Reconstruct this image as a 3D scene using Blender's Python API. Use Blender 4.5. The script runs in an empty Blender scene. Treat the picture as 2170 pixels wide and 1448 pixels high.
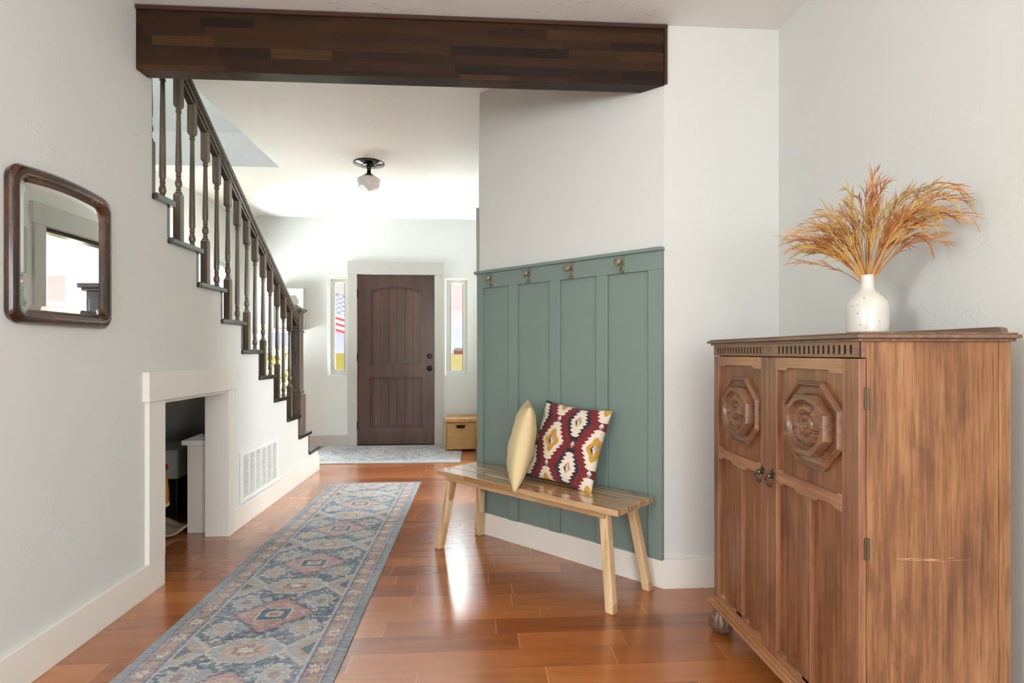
import bpy, bmesh, math, random
import numpy as np
from mathutils import Vector, Matrix
from mathutils.geometry import tessellate_polygon

random.seed(7)
PI = math.pi
sc = bpy.context.scene
C = bpy.context.scene.collection

# ------------------------------------------------------------------ camera, world, lights, exposure
cam_d = bpy.data.cameras.new('camera')
cam_d.sensor_width = 36.0
cam_d.lens = 36.0 * 1163.7 / 2170.0
cam_d.shift_y = 23.1 / 2170.0
cam_d.clip_start = 0.02
cam = bpy.data.objects.new('camera', cam_d)
cam.location = (0, 0, 1.14)
cam.rotation_euler = (PI / 2, 0, -0.0634)
C.objects.link(cam)
sc.camera = cam
sc.view_settings.view_transform = 'Standard'
sc.view_settings.look = 'None'
sc.view_settings.gamma = 1.0
sc.view_settings.use_curve_mapping = False
sc.view_settings.exposure = 0.0
sc.cycles.max_bounces = 10
sc.cycles.diffuse_bounces = 6
sc.cycles.glossy_bounces = 5
sc.cycles.transparent_max_bounces = 12
sc.cycles.sample_clamp_indirect = 8.0
sc.cycles.use_denoising = True

world = bpy.data.worlds.new('world')
sc.world = world
world.use_nodes = True
wn = world.node_tree.nodes
wl = world.node_tree.links
wn.clear()
w_out = wn.new('ShaderNodeOutputWorld')
w_bg = wn.new('ShaderNodeBackground')
w_tc = wn.new('ShaderNodeTexCoord')
w_sep = wn.new('ShaderNodeSeparateXYZ')
w_ramp = wn.new('ShaderNodeValToRGB')
w_ramp.color_ramp.elements[0].position = 0.0
w_ramp.color_ramp.elements[0].color = (0.9, 0.93, 1.0, 1)
w_ramp.color_ramp.elements[1].position = 0.45
w_ramp.color_ramp.elements[1].color = (0.72, 0.85, 1.0, 1)
for pos, col in ((0.03, (0.80, 0.86, 1.0, 1)), (0.07, (1.0, 0.86, 0.84, 1)), (0.2, (1.0, 0.88, 0.85, 1))):
    e = w_ramp.color_ramp.elements.new(pos)
    e.color = col
wl.new(w_tc.outputs['Generated'], w_sep.inputs[0])
wl.new(w_sep.outputs['Z'], w_ramp.inputs[0])
wl.new(w_ramp.outputs[0], w_bg.inputs[0])
w_bg.inputs[1].default_value = 1.0
wl.new(w_bg.outputs[0], w_out.inputs[0])


def area(name, loc, direction, sx, sy, power, color=(1, 1, 1)):
    l = bpy.data.lights.new(name, 'AREA')
    l.shape = 'RECTANGLE'
    l.size = sx
    l.size_y = sy
    l.energy = power
    l.color = color
    o = bpy.data.objects.new(name, l)
    o.location = loc
    o.rotation_euler = Vector(direction).to_track_quat('-Z', 'Y').to_euler()
    C.objects.link(o)
    return o


# daylight at the openings of the house, plus added fill lamps out front (all lamps stand outside the glass line)
DAY = (0.94, 0.985, 1.0)
area('daylight_back_window', (-0.1, -3.35, 1.45), (0, 1, 0.05), 2.6, 2.1, 138, DAY)
area('daylight_side_window', (-1.78, -0.55, 1.72), (1, 0.15, -0.02), 0.45, 0.6, 56, (0.98, 0.99, 1.0))
area('daylight_back_right_window', (1.72, -1.2, 1.5), (-1, 0.25, 0), 1.5, 1.5, 112, DAY)
area('fill_front_sky', (-1.0, 10.0, 4.75), (0, -1, -0.28), 9.0, 3.6, 4200, (0.90, 0.97, 1.0))  # added lamp above the view: brightens the hall and makes floor glare
area('fill_yard_bounce', (-1.2, 8.1, 0.1), (0, -1, 0.85), 4.0, 0.9, 1350, DAY)  # added low lamp out of view, aimed up to light the hall ceiling
area('daylight_arched_window', (-4.5, 6.5, 0.5), (1, -0.05, 0.5), 1.4, 1.4, 680, (0.90, 0.97, 1.0))
area('daylight_stairwell', (-2.3, 2.9, 5.25), (0.1, 0.2, -1), 1.0, 3.4, 60, DAY)
area('daylight_side_room_window', (1.8, 7.3, 2.6), (-0.2, -1, -0.5), 0.9, 0.8, 80, DAY)
area('daylight_side_room_side_window', (3.5, 5.2, 1.6), (-1, 0, -0.05), 1.8, 1.6, 245, DAY)

# ------------------------------------------------------------------ node helpers


def hexc(r, g, b):
    def f(c):
        c = c / 255.0
        return c / 12.92 if c <= 0.04045 else ((c + 0.055) / 1.055) ** 2.4
    return (f(r), f(g), f(b), 1.0)


def new_mat(name):
    m = bpy.data.materials.new(name)
    m.use_nodes = True
    nt = m.node_tree
    b = nt.nodes['Principled BSDF']
    return m, nt, b


def simple(name, col, rough=0.5, metal=0.0, spec=0.5, coat=0.0):
    m, nt, b = new_mat(name)
    b.inputs['Base Color'].default_value = col
    b.inputs['Roughness'].default_value = rough
    b.inputs['Metallic'].default_value = metal
    b.inputs['Specular IOR Level'].default_value = spec
    b.inputs['Coat Weight'].default_value = coat
    return m


def N(nt, kind, **kw):
    n = nt.nodes.new(kind)
    for k, v in kw.items():
        setattr(n, k, v)
    return n


def math_node(nt, op, a, b=None, c=None):
    n = nt.nodes.new('ShaderNodeMath')
    n.operation = op
    for i, v in enumerate((a, b, c)):
        if v is None:
            continue
        if isinstance(v, (int, float)):
            n.inputs[i].default_value = v
        else:
            nt.links.new(v, n.inputs[i])
    return n.outputs[0]


def mixc(nt, fac, a, b, mode='MIX'):
    n = nt.nodes.new('ShaderNodeMix')
    n.data_type = 'RGBA'
    n.blend_type = mode
    for sock, v in ((n.inputs[0], fac), (n.inputs[6], a), (n.inputs[7], b)):
        if isinstance(v, (int, float, tuple)):
            sock.default_value = v
        else:
            nt.links.new(v, sock)
    return n.outputs[2]


def ramp(nt, fac, stops):
    n = nt.nodes.new('ShaderNodeValToRGB')
    els = n.color_ramp.elements
    while len(els) < len(stops):
        els.new(0.5)
    for e, (p, c) in zip(els, stops):
        e.position = p
        e.color = c
    nt.links.new(fac, n.inputs[0])
    return n.outputs[0]


def coords(nt, scale=(1, 1, 1), kind='Object', rot=(0, 0, 0), loc=(0, 0, 0)):
    t = nt.nodes.new('ShaderNodeTexCoord')
    mp = nt.nodes.new('ShaderNodeMapping')
    mp.inputs['Scale'].default_value = scale
    mp.inputs['Rotation'].default_value = rot
    mp.inputs['Location'].default_value = loc
    nt.links.new(t.outputs[kind], mp.inputs[0])
    return mp.outputs[0]


def noise(nt, vec, scale, detail=3, rough=0.5, dist=0.0):
    n = nt.nodes.new('ShaderNodeTexNoise')
    n.inputs['Scale'].default_value = scale
    n.inputs['Detail'].default_value = detail
    n.inputs['Roughness'].default_value = rough
    n.inputs['Distortion'].default_value = dist
    nt.links.new(vec, n.inputs['Vector'])
    return n.outputs[0]


def bump(nt, b, height, strength, dist=0.01):
    n = nt.nodes.new('ShaderNodeBump')
    n.inputs['Strength'].default_value = strength
    n.inputs['Distance'].default_value = dist
    nt.links.new(height, n.inputs['Height'])
    nt.links.new(n.outputs[0], b.inputs['Normal'])


def plaster(name, col, strength=0.25):
    m, nt, b = new_mat(name)
    v = coords(nt)
    n1 = noise(nt, v, 3.2, 2, 0.5, 0.6)
    n2 = noise(nt, v, 26, 3, 0.6, 0.8)
    mask = ramp(nt, n1, [(0.50, (0, 0, 0, 1)), (0.66, (1, 1, 1, 1))])
    edge = ramp(nt, n2, [(0.52, (0, 0, 0, 1)), (0.60, (1, 1, 1, 1))])
    h = math_node(nt, 'MULTIPLY', mask, edge)
    h = math_node(nt, 'ADD', h, math_node(nt, 'MULTIPLY', n1, 2.0))
    b.inputs['Base Color'].default_value = col
    b.inputs['Roughness'].default_value = 0.62
    bump(nt, b, h, strength, 0.004)
    return m


def wood(name, dark, mid, light, grain='z', stretch=14, scale=9, rough=0.4, coat=0.0, bmp=0.15, patch=0.5, fine=70, spec=0.5):
    m, nt, b = new_mat(name)
    s = {'x': (1 / stretch, 1, 1), 'y': (1, 1 / stretch, 1), 'z': (1, 1, 1 / stretch)}[grain]
    v = coords(nt, s)
    g = noise(nt, v, scale, 5, 0.6, 0.8)
    f = noise(nt, v, fine, 3, 0.6, 0.2)
    p = noise(nt, coords(nt, tuple(0.4 + 0.6 * q for q in s)), 2.6, 3, 0.5, 0.5)
    mix1 = math_node(nt, 'ADD', math_node(nt, 'MULTIPLY', g, 0.6), math_node(nt, 'MULTIPLY', f, 0.4))
    col = ramp(nt, mix1, [(0.34, dark), (0.50, mid), (0.64, light)])
    col = mixc(nt, math_node(nt, 'MULTIPLY', ramp(nt, p, [(0.42, (0, 0, 0, 1)), (0.62, (1, 1, 1, 1))]), patch), col, dark)
    nt.links.new(col, b.inputs['Base Color'])
    b.inputs['Roughness'].default_value = rough
    b.inputs['Specular IOR Level'].default_value = spec
    b.inputs['Coat Weight'].default_value = coat
    b.inputs['Coat Roughness'].default_value = 0.15
    bump(nt, b, mix1, bmp, 0.003)
    return m


def strips(name, axis_len, axis_wid, strip, length, cols, rough, seam_col=None, seam=0.0, coat=0.0, coat_r=0.1, grain_mix=0.35, end_col=None, bmp=0.1):
    """boards of random length laid in rows: axis_len / axis_wid are 'x','y','z' letters"""
    m, nt, b = new_mat(name)
    t = nt.nodes.new('ShaderNodeTexCoord')
    sp = nt.nodes.new('ShaderNodeSeparateXYZ')
    nt.links.new(t.outputs['Object'], sp.inputs[0])
    L = sp.outputs[axis_len.upper()]
    W = sp.outputs[axis_wid.upper()]
    w = math_node(nt, 'DIVIDE', math_node(nt, 'ADD', W, 20.0), strip)
    row = math_node(nt, 'FLOOR', w)
    wf = math_node(nt, 'SUBTRACT', w, row)
    wn1 = nt.nodes.new('ShaderNodeTexWhiteNoise')
    wn1.noise_dimensions = '1D'
    nt.links.new(row, wn1.inputs['W'])
    l = math_node(nt, 'ADD', math_node(nt, 'DIVIDE', math_node(nt, 'ADD', L, 20.0), length), math_node(nt, 'MULTIPLY', wn1.outputs[0], 7.31))
    # uneven lengths
    l = math_node(nt, 'ADD', l, math_node(nt, 'MULTIPLY', math_node(nt, 'SINE', math_node(nt, 'MULTIPLY', l, 2.1)), 0.3))
    idx = math_node(nt, 'FLOOR', l)
    lf = math_node(nt, 'SUBTRACT', l, idx)
    wn2 = nt.nodes.new('ShaderNodeTexWhiteNoise')
    wn2.noise_dimensions = '2D'
    cb = nt.nodes.new('ShaderNodeCombineXYZ')
    nt.links.new(row, cb.inputs[0])
    nt.links.new(idx, cb.inputs[1])
    nt.links.new(cb.outputs[0], wn2.inputs['Vector'])
    base = ramp(nt, wn2.outputs[0], cols)
    # grain
    sc3 = [1, 1, 1]
    sc3['xyz'.index(axis_len)] = 0.12
    mp = nt.nodes.new('ShaderNodeMapping')
    mp.inputs['Scale'].default_value = tuple(sc3)
    addv = nt.nodes.new('ShaderNodeVectorMath')
    addv.operation = 'ADD'
    nt.links.new(t.outputs['Object'], addv.inputs[0])
    nt.links.new(wn2.outputs[1], addv.inputs[1])
    nt.links.new(addv.outputs[0], mp.inputs[0])
    g = noise(nt, mp.outputs[0], 16, 5, 0.6, 1.6)
    g2 = noise(nt, mp.outputs[0], 5, 3, 0.5, 2.0)
    gr = ramp(nt, math_node(nt, 'ADD', math_node(nt, 'MULTIPLY', g, 0.5), math_node(nt, 'MULTIPLY', g2, 0.5)),
              [(0.32, (0.45, 0.36, 0.30, 1)), (0.5, (0.92, 0.92, 0.92, 1)), (0.68, (1.2, 1.18, 1.12, 1))])
    col = mixc(nt, grain_mix, base, gr, 'MULTIPLY')
    seam_w = math_node(nt, 'LESS_THAN', wf, seam / strip) if seam else None
    if seam:
        col = mixc(nt, math_node(nt, 'MULTIPLY', seam_w, 0.55), col, seam_col)
        seam_l = math_node(nt, 'LESS_THAN', lf, seam * 1.6 / length)
        wn3 = nt.nodes.new('ShaderNodeTexWhiteNoise')
        wn3.noise_dimensions = '2D'
        nt.links.new(cb.outputs[0], wn3.inputs['Vector'])
        col = mixc(nt, math_node(nt, 'MULTIPLY', seam_l, 0.6), col, end_col or seam_col)
    nt.links.new(col, b.inputs['Base Color'])
    b.inputs['Roughness'].default_value = rough
    b.inputs['Coat Weight'].default_value = coat
    b.inputs['Coat Roughness'].default_value = coat_r
    bump(nt, b, g, bmp, 0.002)
    return m


M = {}
M['wall'] = plaster('wall_paint', hexc(211, 213, 209), 0.24)
M['ceiling'] = plaster('ceiling_paint', hexc(226, 226, 224), 0.5)
M['baseboard'] = simple('baseboard_paint', hexc(230, 226, 218), 0.35)
M['trim'] = simple('trim_paint', hexc(224, 221, 214), 0.38)
M['trim_grey'] = simple('casing_paint', hexc(180, 178, 172), 0.4)
M['white'] = simple('white_enamel', hexc(226, 228, 224), 0.4)
M['green'] = simple('sage_green_paint', hexc(120, 138, 132), 0.34)
M['floor'] = strips('floor_boards', 'x', 'y', 0.122, 0.62,
                    [(0.0, hexc(142, 76, 34)), (0.3, hexc(162, 91, 42)), (0.6, hexc(171, 99, 48)), (1.0, hexc(186, 113, 58))],
                    0.26, hexc(120, 62, 32), 0.0022, coat=0.9, coat_r=0.2, grain_mix=0.55, end_col=hexc(216, 160, 112), bmp=0.05)
M['tread'] = wood('dark_tread_wood', hexc(26, 23, 21), hexc(44, 39, 36), hexc(60, 54, 50), 'x', 10, 8, 0.18, 0.5)
M['baluster'] = wood('baluster_wood', hexc(70, 58, 46), hexc(98, 84, 70), hexc(120, 106, 90), 'z', 10, 14, 0.33, 0.2, patch=0.3)
M['rail'] = wood('rail_wood', hexc(56, 48, 42), hexc(74, 67, 60), hexc(90, 84, 78), 'y', 10, 10, 0.22, 0.6, patch=0.3)
M['newel'] = wood('newel_wood', hexc(74, 64, 56), hexc(100, 88, 79), hexc(120, 108, 98), 'z', 8, 8, 0.35, 0.2, patch=0.3)
M['beam'] = strips('beam_wood', 'x', 'z', 0.045, 0.36,
                   [(0.0, hexc(30, 15, 5)), (0.45, hexc(44, 24, 8)), (0.85, hexc(52, 31, 12)), (1.0, hexc(78, 50, 24))],
                   0.5, grain_mix=0.9, bmp=0.3)
M['beam'].node_tree.nodes['Principled BSDF'].inputs['Specular IOR Level'].default_value = 0.25
M['beam_trim'] = simple('beam_trim_wood', hexc(58, 34, 24), 0.35)
M['door'] = strips('door_wood', 'z', 'x', 0.106, 3.0,
                   [(0.0, hexc(68, 46, 36)), (0.5, hexc(80, 54, 41)), (1.0, hexc(92, 60, 44))], 0.4, grain_mix=0.6, coat=0.2)
M['door_frame'] = wood('door_stile_wood', hexc(50, 32, 26), hexc(78, 50, 39), hexc(94, 62, 47), 'z', 10, 5, 0.4, 0.2, patch=0.5)
M['bench'] = strips('acacia_strips', 'x', 'y', 0.021, 0.55,
                    [(0.0, hexc(146, 106, 68)), (0.25, hexc(176, 136, 92)), (0.6, hexc(194, 156, 112)), (1.0, hexc(208, 174, 132))],
                    0.2, grain_mix=0.6, coat=0.9, coat_r=0.07)
M['bench_leg'] = strips('acacia_leg', 'z', 'x', 0.02, 0.6,
                        [(0.0, hexc(176, 138, 94)), (0.5, hexc(200, 164, 120)), (1.0, hexc(222, 194, 154))], 0.4, grain_mix=0.5)


def oak(name, dark, mid, light, grain='z', rough=0.38, patch=0.5, pore=0.5, coat=0.1, seed=0.0):
    m, nt, b = new_mat(name)

    def st(k):
        return {'x': (1 / k, 1, 1), 'y': (1, 1 / k, 1), 'z': (1, 1, 1 / k)}[grain]
    g = noise(nt, coords(nt, st(26), loc=(seed, seed, 0)), 60, 4, 0.65, 0.0)
    f = noise(nt, coords(nt, st(45), loc=(seed, 0, 0)), 420, 2, 0.5, 0.0)
    p = noise(nt, coords(nt, st(2.4), loc=(seed, 0, seed)), 5.5, 5, 0.65, 0.4)
    col = ramp(nt, math_node(nt, 'ADD', math_node(nt, 'MULTIPLY', g, 0.55), math_node(nt, 'MULTIPLY', p, 0.45)), [(0.36, dark), (0.50, mid), (0.62, light)])
    col = mixc(nt, math_node(nt, 'MULTIPLY', ramp(nt, f, [(0.34, (1, 1, 1, 1)), (0.48, (0, 0, 0, 1))]), pore), col, tuple(c * 0.5 for c in dark[:3]) + (1,))
    col = mixc(nt, math_node(nt, 'MULTIPLY', ramp(nt, p, [(0.36, (1, 1, 1, 1)), (0.46, (0, 0, 0, 1))]), patch), col, tuple(c * 0.7 for c in dark[:3]) + (1,))
    nt.links.new(col, b.inputs['Base Color'])
    b.inputs['Roughness'].default_value = rough
    b.inputs['Coat Weight'].default_value = coat
    b.inputs['Coat Roughness'].default_value = 0.2
    bump(nt, b, f, 0.25, 0.0012)
    return m


M['oak'] = oak('oak_front', hexc(104, 66, 44), hexc(134, 90, 62), hexc(156, 110, 78), 'z', 0.34, 0.35, 0.3, 0.25)
M['oak_panel'] = oak('oak_door_panel', hexc(98, 58, 36), hexc(130, 84, 54), hexc(152, 104, 70), 'z', 0.36, 0.3, 0.4, 0.2, 3.0)
M['oak_rail'] = oak('oak_rail', hexc(128, 86, 60), hexc(158, 112, 80), hexc(178, 132, 98), 'y', 0.34, 0.2, 0.3, 0.25, 5.0)
M['oak_side'] = oak('oak_side_board', hexc(100, 64, 38), hexc(138, 93, 58), hexc(160, 116, 78), 'z', 0.45, 0.28, 0.5, 0.05, 7.0)
M['oak_post'] = oak('oak_corner_post', hexc(108, 70, 42), hexc(140, 96, 60), hexc(160, 116, 78), 'z', 0.45, 0.3, 0.7, 0.05, 11.0)
M['oak_dark'] = oak('oak_carving', hexc(98, 66, 46), hexc(124, 86, 62), hexc(144, 104, 76), 'y', 0.30, 0.2, 0.25, 0.25, 2.0)
M['oak_top'] = oak('oak_top_moulding', hexc(92, 68, 52), hexc(118, 90, 70), hexc(138, 108, 84), 'y', 0.34, 0.3, 0.4, 0.2, 4.0)
M['oak_edge'] = oak('oak_worn_edge', hexc(146, 98, 62), hexc(168, 120, 80), hexc(186, 140, 100), 'y', 0.4, 0.2, 0.4, 0.1, 6.0)
M['slot'] = simple('slot_dark', hexc(24, 18, 14), 0.8)
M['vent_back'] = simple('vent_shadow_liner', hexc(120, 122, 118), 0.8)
M['pewter'] = simple('aged_pewter', hexc(96, 92, 86), 0.35, 0.9)
M['brass'] = simple('worn_brass', hexc(104, 90, 72), 0.45, 0.8)
M['hook'] = simple('brushed_nickel_brass', hexc(168, 158, 142), 0.3, 0.95)
M['black'] = simple('dark_bronze', hexc(34, 32, 32), 0.22, 0.7)
M['canopy'] = simple('polished_dark_metal', hexc(110, 110, 112), 0.12, 1.0)
M['opal'] = simple('opal_glass_shade', hexc(222, 222, 218), 0.2)
M['mirror'] = simple('silvered_mirror', (0.93, 0.94, 0.92, 1), 0.015, 1.0)
M['mirror_frame'] = wood('walnut_mirror_frame', hexc(24, 12, 7), hexc(48, 26, 15), hexc(96, 56, 30), 'z', 6, 7, 0.2, 0.6, 0.05, 0.4)
M['rattan'] = None
M['yellow'] = simple('yellow_linen', hexc(220, 202, 156), 0.85, spec=0.2)
M['pebble'] = simple('closet_grey_box', hexc(176, 180, 168), 0.6)
M['black_plastic'] = simple('black_plastic', hexc(14, 14, 16), 0.4)
M['toy_yellow'] = simple('yellow_plastic', hexc(224, 160, 30), 0.35)
M['toy_red'] = simple('red_plastic', hexc(170, 30, 30), 0.4)
M['towel'] = simple('beige_cloth', hexc(180, 165, 140), 0.9)
M['paper'] = simple('print_paper', hexc(208, 207, 202), 0.6)
M['print'] = simple('pale_print_ink', hexc(140, 140, 124), 0.6)
M['frame_grey'] = simple('grey_picture_frame', hexc(180, 176, 164), 0.5)
M['dark_wood'] = simple('near_black_wood', hexc(36, 32, 40), 0.3)
M['leaf'] = simple('leaf_green', hexc(150, 205, 110), 0.5)
M['window_frame'] = simple('window_vinyl', hexc(196, 198, 192), 0.4)
M['window_gasket'] = simple('window_gasket', hexc(96, 90, 80), 0.5)

m, nt, b = new_mat('clear_glass')
nt.nodes.remove(b)
tr = nt.nodes.new('ShaderNodeBsdfTransparent')
gl = nt.nodes.new('ShaderNodeBsdfGlossy')
gl.inputs['Roughness'].default_value = 0.0
lw = nt.nodes.new('ShaderNodeLayerWeight')
lw.inputs[0].default_value = 0.5
fac = math_node(nt, 'ADD', math_node(nt, 'MULTIPLY', math_node(nt, 'POWER', lw.outputs['Facing'], 5.0), 0.4), 0.008)
mx = nt.nodes.new('ShaderNodeMixShader')
nt.links.new(fac, mx.inputs[0])
nt.links.new(tr.outputs[0], mx.inputs[1])
nt.links.new(gl.outputs[0], mx.inputs[2])
nt.links.new(mx.outputs[0], nt.nodes['Material Output'].inputs[0])
M['glass'] = m

m, nt, b = new_mat('sheer_curtain')
nt.nodes.remove(b)
di = nt.nodes.new('ShaderNodeBsdfDiffuse')
di.inputs[0].default_value = (0.9, 0.9, 0.86, 1)
tl = nt.nodes.new('ShaderNodeBsdfTranslucent')
tl.inputs[0].default_value = (0.95, 0.95, 0.9, 1)
tr = nt.nodes.new('ShaderNodeBsdfTransparent')
m1 = nt.nodes.new('ShaderNodeMixShader')
m1.inputs[0].default_value = 0.5
m2 = nt.nodes.new('ShaderNodeMixShader')
m2.inputs[0].default_value = 0.3
nt.links.new(di.outputs[0], m1.inputs[1])
nt.links.new(tl.outputs[0], m1.inputs[2])
nt.links.new(m1.outputs[0], m2.inputs[1])
nt.links.new(tr.outputs[0], m2.inputs[2])
nt.links.new(m2.outputs[0], nt.nodes['Material Output'].inputs[0])
M['sheer'] = m

m, nt, b = new_mat('woven_rattan')
v = coords(nt)
wv = nt.nodes.new('ShaderNodeTexWave')
wv.bands_direction = 'Z'
wv.inputs['Scale'].default_value = 28
wv.inputs['Distortion'].default_value = 0.6
nt.links.new(v, wv.inputs[0])
wx = nt.nodes.new('ShaderNodeTexWave')
wx.bands_direction = 'X'
wx.inputs['Scale'].default_value = 60
nt.links.new(v, wx.inputs[0])
h = math_node(nt, 'MULTIPLY', wv.outputs[1], wx.outputs[1])
nt.links.new(ramp(nt, math_node(nt, 'ADD', math_node(nt, 'MULTIPLY', wv.outputs[1], 0.6), math_node(nt, 'MULTIPLY', noise(nt, v, 20, 3), 0.5)),
                  [(0.1, hexc(150, 108, 58)), (0.5, hexc(186, 142, 84)), (0.9, hexc(206, 166, 108))]), b.inputs['Base Color'])
b.inputs['Roughness'].default_value = 0.5
bump(nt, b, h, 0.5, 0.004)
M['rattan'] = m
M['rattan_edge'] = wood('rattan_binding', hexc(150, 104, 56), hexc(188, 140, 84), hexc(206, 162, 106), 'z', 3, 20, 0.5)

m, nt, b = new_mat('speckled_ceramic')
v = coords(nt)
vo = nt.nodes.new('ShaderNodeTexVoronoi')
vo.inputs['Scale'].default_value = 55
nt.links.new(v, vo.inputs['Vector'])
spk = math_node(nt, 'LESS_THAN', vo.outputs['Distance'], 0.14)
spk = math_node(nt, 'MULTIPLY', spk, math_node(nt, 'GREATER_THAN', noise(nt, v, 9, 2), 0.46))
nt.links.new(mixc(nt, math_node(nt, 'MULTIPLY', spk, 0.75), hexc(206, 201, 192), hexc(96, 84, 70)), b.inputs['Base Color'])
b.inputs['Roughness'].default_value = 0.18
M['ceramic'] = m
M['clay'] = simple('bare_clay_foot', hexc(206, 180, 150), 0.7)


def grass_mat(name, c1, c2, c3):
    m, nt, b = new_mat(name)
    v = coords(nt)
    nt.links.new(ramp(nt, noise(nt, v, 14, 2), [(0.3, c1), (0.5, c2), (0.7, c3)]), b.inputs['Base Color'])
    b.inputs['Roughness'].default_value = 0.6
    return m


M['grass0'] = grass_mat('dried_grass_gold', hexc(160, 112, 50), hexc(196, 150, 78), hexc(214, 176, 104))
M['grass1'] = grass_mat('dried_grass_rust', hexc(126, 62, 26), hexc(166, 94, 42), hexc(192, 128, 64))
M['grass2'] = grass_mat('dried_grass_olive', hexc(128, 104, 50), hexc(170, 140, 74), hexc(196, 166, 98))

m, nt, b = new_mat('yard_grass')
v = coords(nt, (0.02, 0.35, 1))
nt.links.new(ramp(nt, noise(nt, v, 2.2, 3), [(0.36, hexc(255, 226, 130)), (0.47, hexc(255, 205, 50)), (0.55, hexc(244, 232, 110)), (0.66, hexc(255, 188, 70))]), b.inputs['Base Color'])
b.inputs['Roughness'].default_value = 0.95
M['yard'] = m


def vcol_mat(name, rough=0.9, weave=0.0, scale=400, sheen=0.0, coat=0.0):
    m, nt, b = new_mat(name)
    a = nt.nodes.new('ShaderNodeVertexColor')
    a.layer_name = 'Col'
    nt.links.new(a.outputs[0], b.inputs['Base Color'])
    b.inputs['Roughness'].default_value = rough
    b.inputs['Specular IOR Level'].default_value = 0.3
    b.inputs['Sheen Weight'].default_value = sheen
    if weave:
        bump(nt, b, noise(nt, coords(nt), scale, 2), weave, 0.002)
    return m


M['rug'] = vcol_mat('printed_rug_pile', 0.8, 0.3, 300, 0.15)
M['kilim'] = vcol_mat('kilim_cotton', 0.85, 0.3, 350, 0.1)
M['flagcloth'] = vcol_mat('flag_cloth', 0.8)

# ------------------------------------------------------------------ mesh helpers


def V(*a):
    return Vector(a)


def add_box(bm, x0, x1, y0, y1, z0, z1, T=None):
    vs = []
    for z in (z0, z1):
        for x, y in ((x0, y0), (x1, y0), (x1, y1), (x0, y1)):
            p = Vector((x, y, z))
            vs.append(bm.verts.new(T @ p if T else p))
    for f in ((3, 2, 1, 0), (4, 5, 6, 7), (0, 1, 5, 4), (1, 2, 6, 5), (2, 3, 7, 6), (3, 0, 4, 7)):
        bm.faces.new([vs[i] for i in f])
    return bm


def box(*a, T=None):
    bm = bmesh.new()
    if len(a) == 6 and not isinstance(a[0], tuple):
        a = [a]
    for q in a:
        add_box(bm, *q, T=T)
    return bm


def add_hexa(bm, bot, top, T=None):
    """frustum from two 4-point loops"""
    vs = [bm.verts.new((T @ Vector(p)) if T else Vector(p)) for p in list(bot) + list(top)]
    for f in ((3, 2, 1, 0), (4, 5, 6, 7), (0, 1, 5, 4), (1, 2, 6, 5), (2, 3, 7, 6), (3, 0, 4, 7)):
        bm.faces.new([vs[i] for i in f])


def add_prism(bm, outer, holes, d0, d1, fn):
    """polygon (with holes) in 2-D, extruded between d0 and d1; fn(u,v,d) gives the world point"""
    loops = [outer] + list(holes)
    flat = [p for l in loops for p in l]
    tris = tessellate_polygon([[Vector((p[0], p[1], 0)) for p in l] for l in loops])
    A = [bm.verts.new(fn(p[0], p[1], d0)) for p in flat]
    B = [bm.verts.new(fn(p[0], p[1], d1)) for p in flat]
    for t in tris:
        try:
            bm.faces.new([A[i] for i in t])
            bm.faces.new([B[i] for i in reversed(t)])
        except ValueError:
            pass
    k = 0
    for l in loops:
        n = len(l)
        for i in range(n):
            a, c = k + i, k + (i + 1) % n
            bm.faces.new([A[a], A[c], B[c], B[a]])
        k += n
    bmesh.ops.recalc_face_normals(bm, faces=bm.faces)
    return bm


def prism(outer, holes, d0, d1, fn):
    return add_prism(bmesh.new(), outer, holes, d0, d1, fn)


YZ = lambda u, v, d: Vector((d, u, v))
XZ = lambda u, v, d: Vector((u, d, v))
XY = lambda u, v, d: Vector((u, v, d))


def rect(u0, u1, v0, v1):
    return [(u0, v0), (u1, v0), (u1, v1), (u0, v1)]


def add_lathe(bm, prof, segs=24, T=None, sq=None):
    """prof: [(r, z)...] about z; caps both ends"""
    rings = []
    for r, z in prof:
        ring = []
        for i in range(segs):
            a = 2 * PI * i / segs
            p = Vector((r * math.cos(a), r * math.sin(a), z))
            ring.append(bm.verts.new(T @ p if T else p))
        rings.append(ring)
    for a, c in zip(rings, rings[1:]):
        for i in range(segs):
            j = (i + 1) % segs
            bm.faces.new([a[i], a[j], c[j], c[i]])
    bm.faces.new(list(reversed(rings[0])))
    bm.faces.new(rings[-1])
    return bm


def lathe(prof, segs=24, T=None):
    return add_lathe(bmesh.new(), prof, segs, T)


def add_tube(bm, pts, rad, segs=8, closed=False, scale=(1, 1)):
    pts = [Vector(p) for p in pts]
    n = len(pts)
    rings = []
    up = Vector((0.13, 0.21, 0.97))
    for i, p in enumerate(pts):
        if closed:
            t = (pts[(i + 1) % n] - pts[i - 1])
        else:
            t = pts[min(i + 1, n - 1)] - pts[max(i - 1, 0)]
        t.normalize()
        s = t.cross(up)
        if s.length < 1e-4:
            s = t.cross(Vector((1, 0, 0)))
        s.normalize()
        u = s.cross(t)
        r = rad[i] if isinstance(rad, (list, tuple)) else rad
        rings.append([bm.verts.new(p + (s * math.cos(2 * PI * k / segs) * scale[0] + u * math.sin(2 * PI * k / segs) * scale[1]) * r) for k in range(segs)])
    rng = range(n) if closed else range(n - 1)
    for i in rng:
        a, c = rings[i], rings[(i + 1) % n]
        for k in range(segs):
            j = (k + 1) % segs
            bm.faces.new([a[k], a[j], c[j], c[k]])
    if not closed:
        bm.faces.new(list(reversed(rings[0])))
        bm.faces.new(rings[-1])
    return bm


def tube(*a, **k):
    return add_tube(bmesh.new(), *a, **k)


def wpos(o):
    p = Vector((0, 0, 0))
    while o is not None:
        p += o.location
        o = o.parent
    return p


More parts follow.
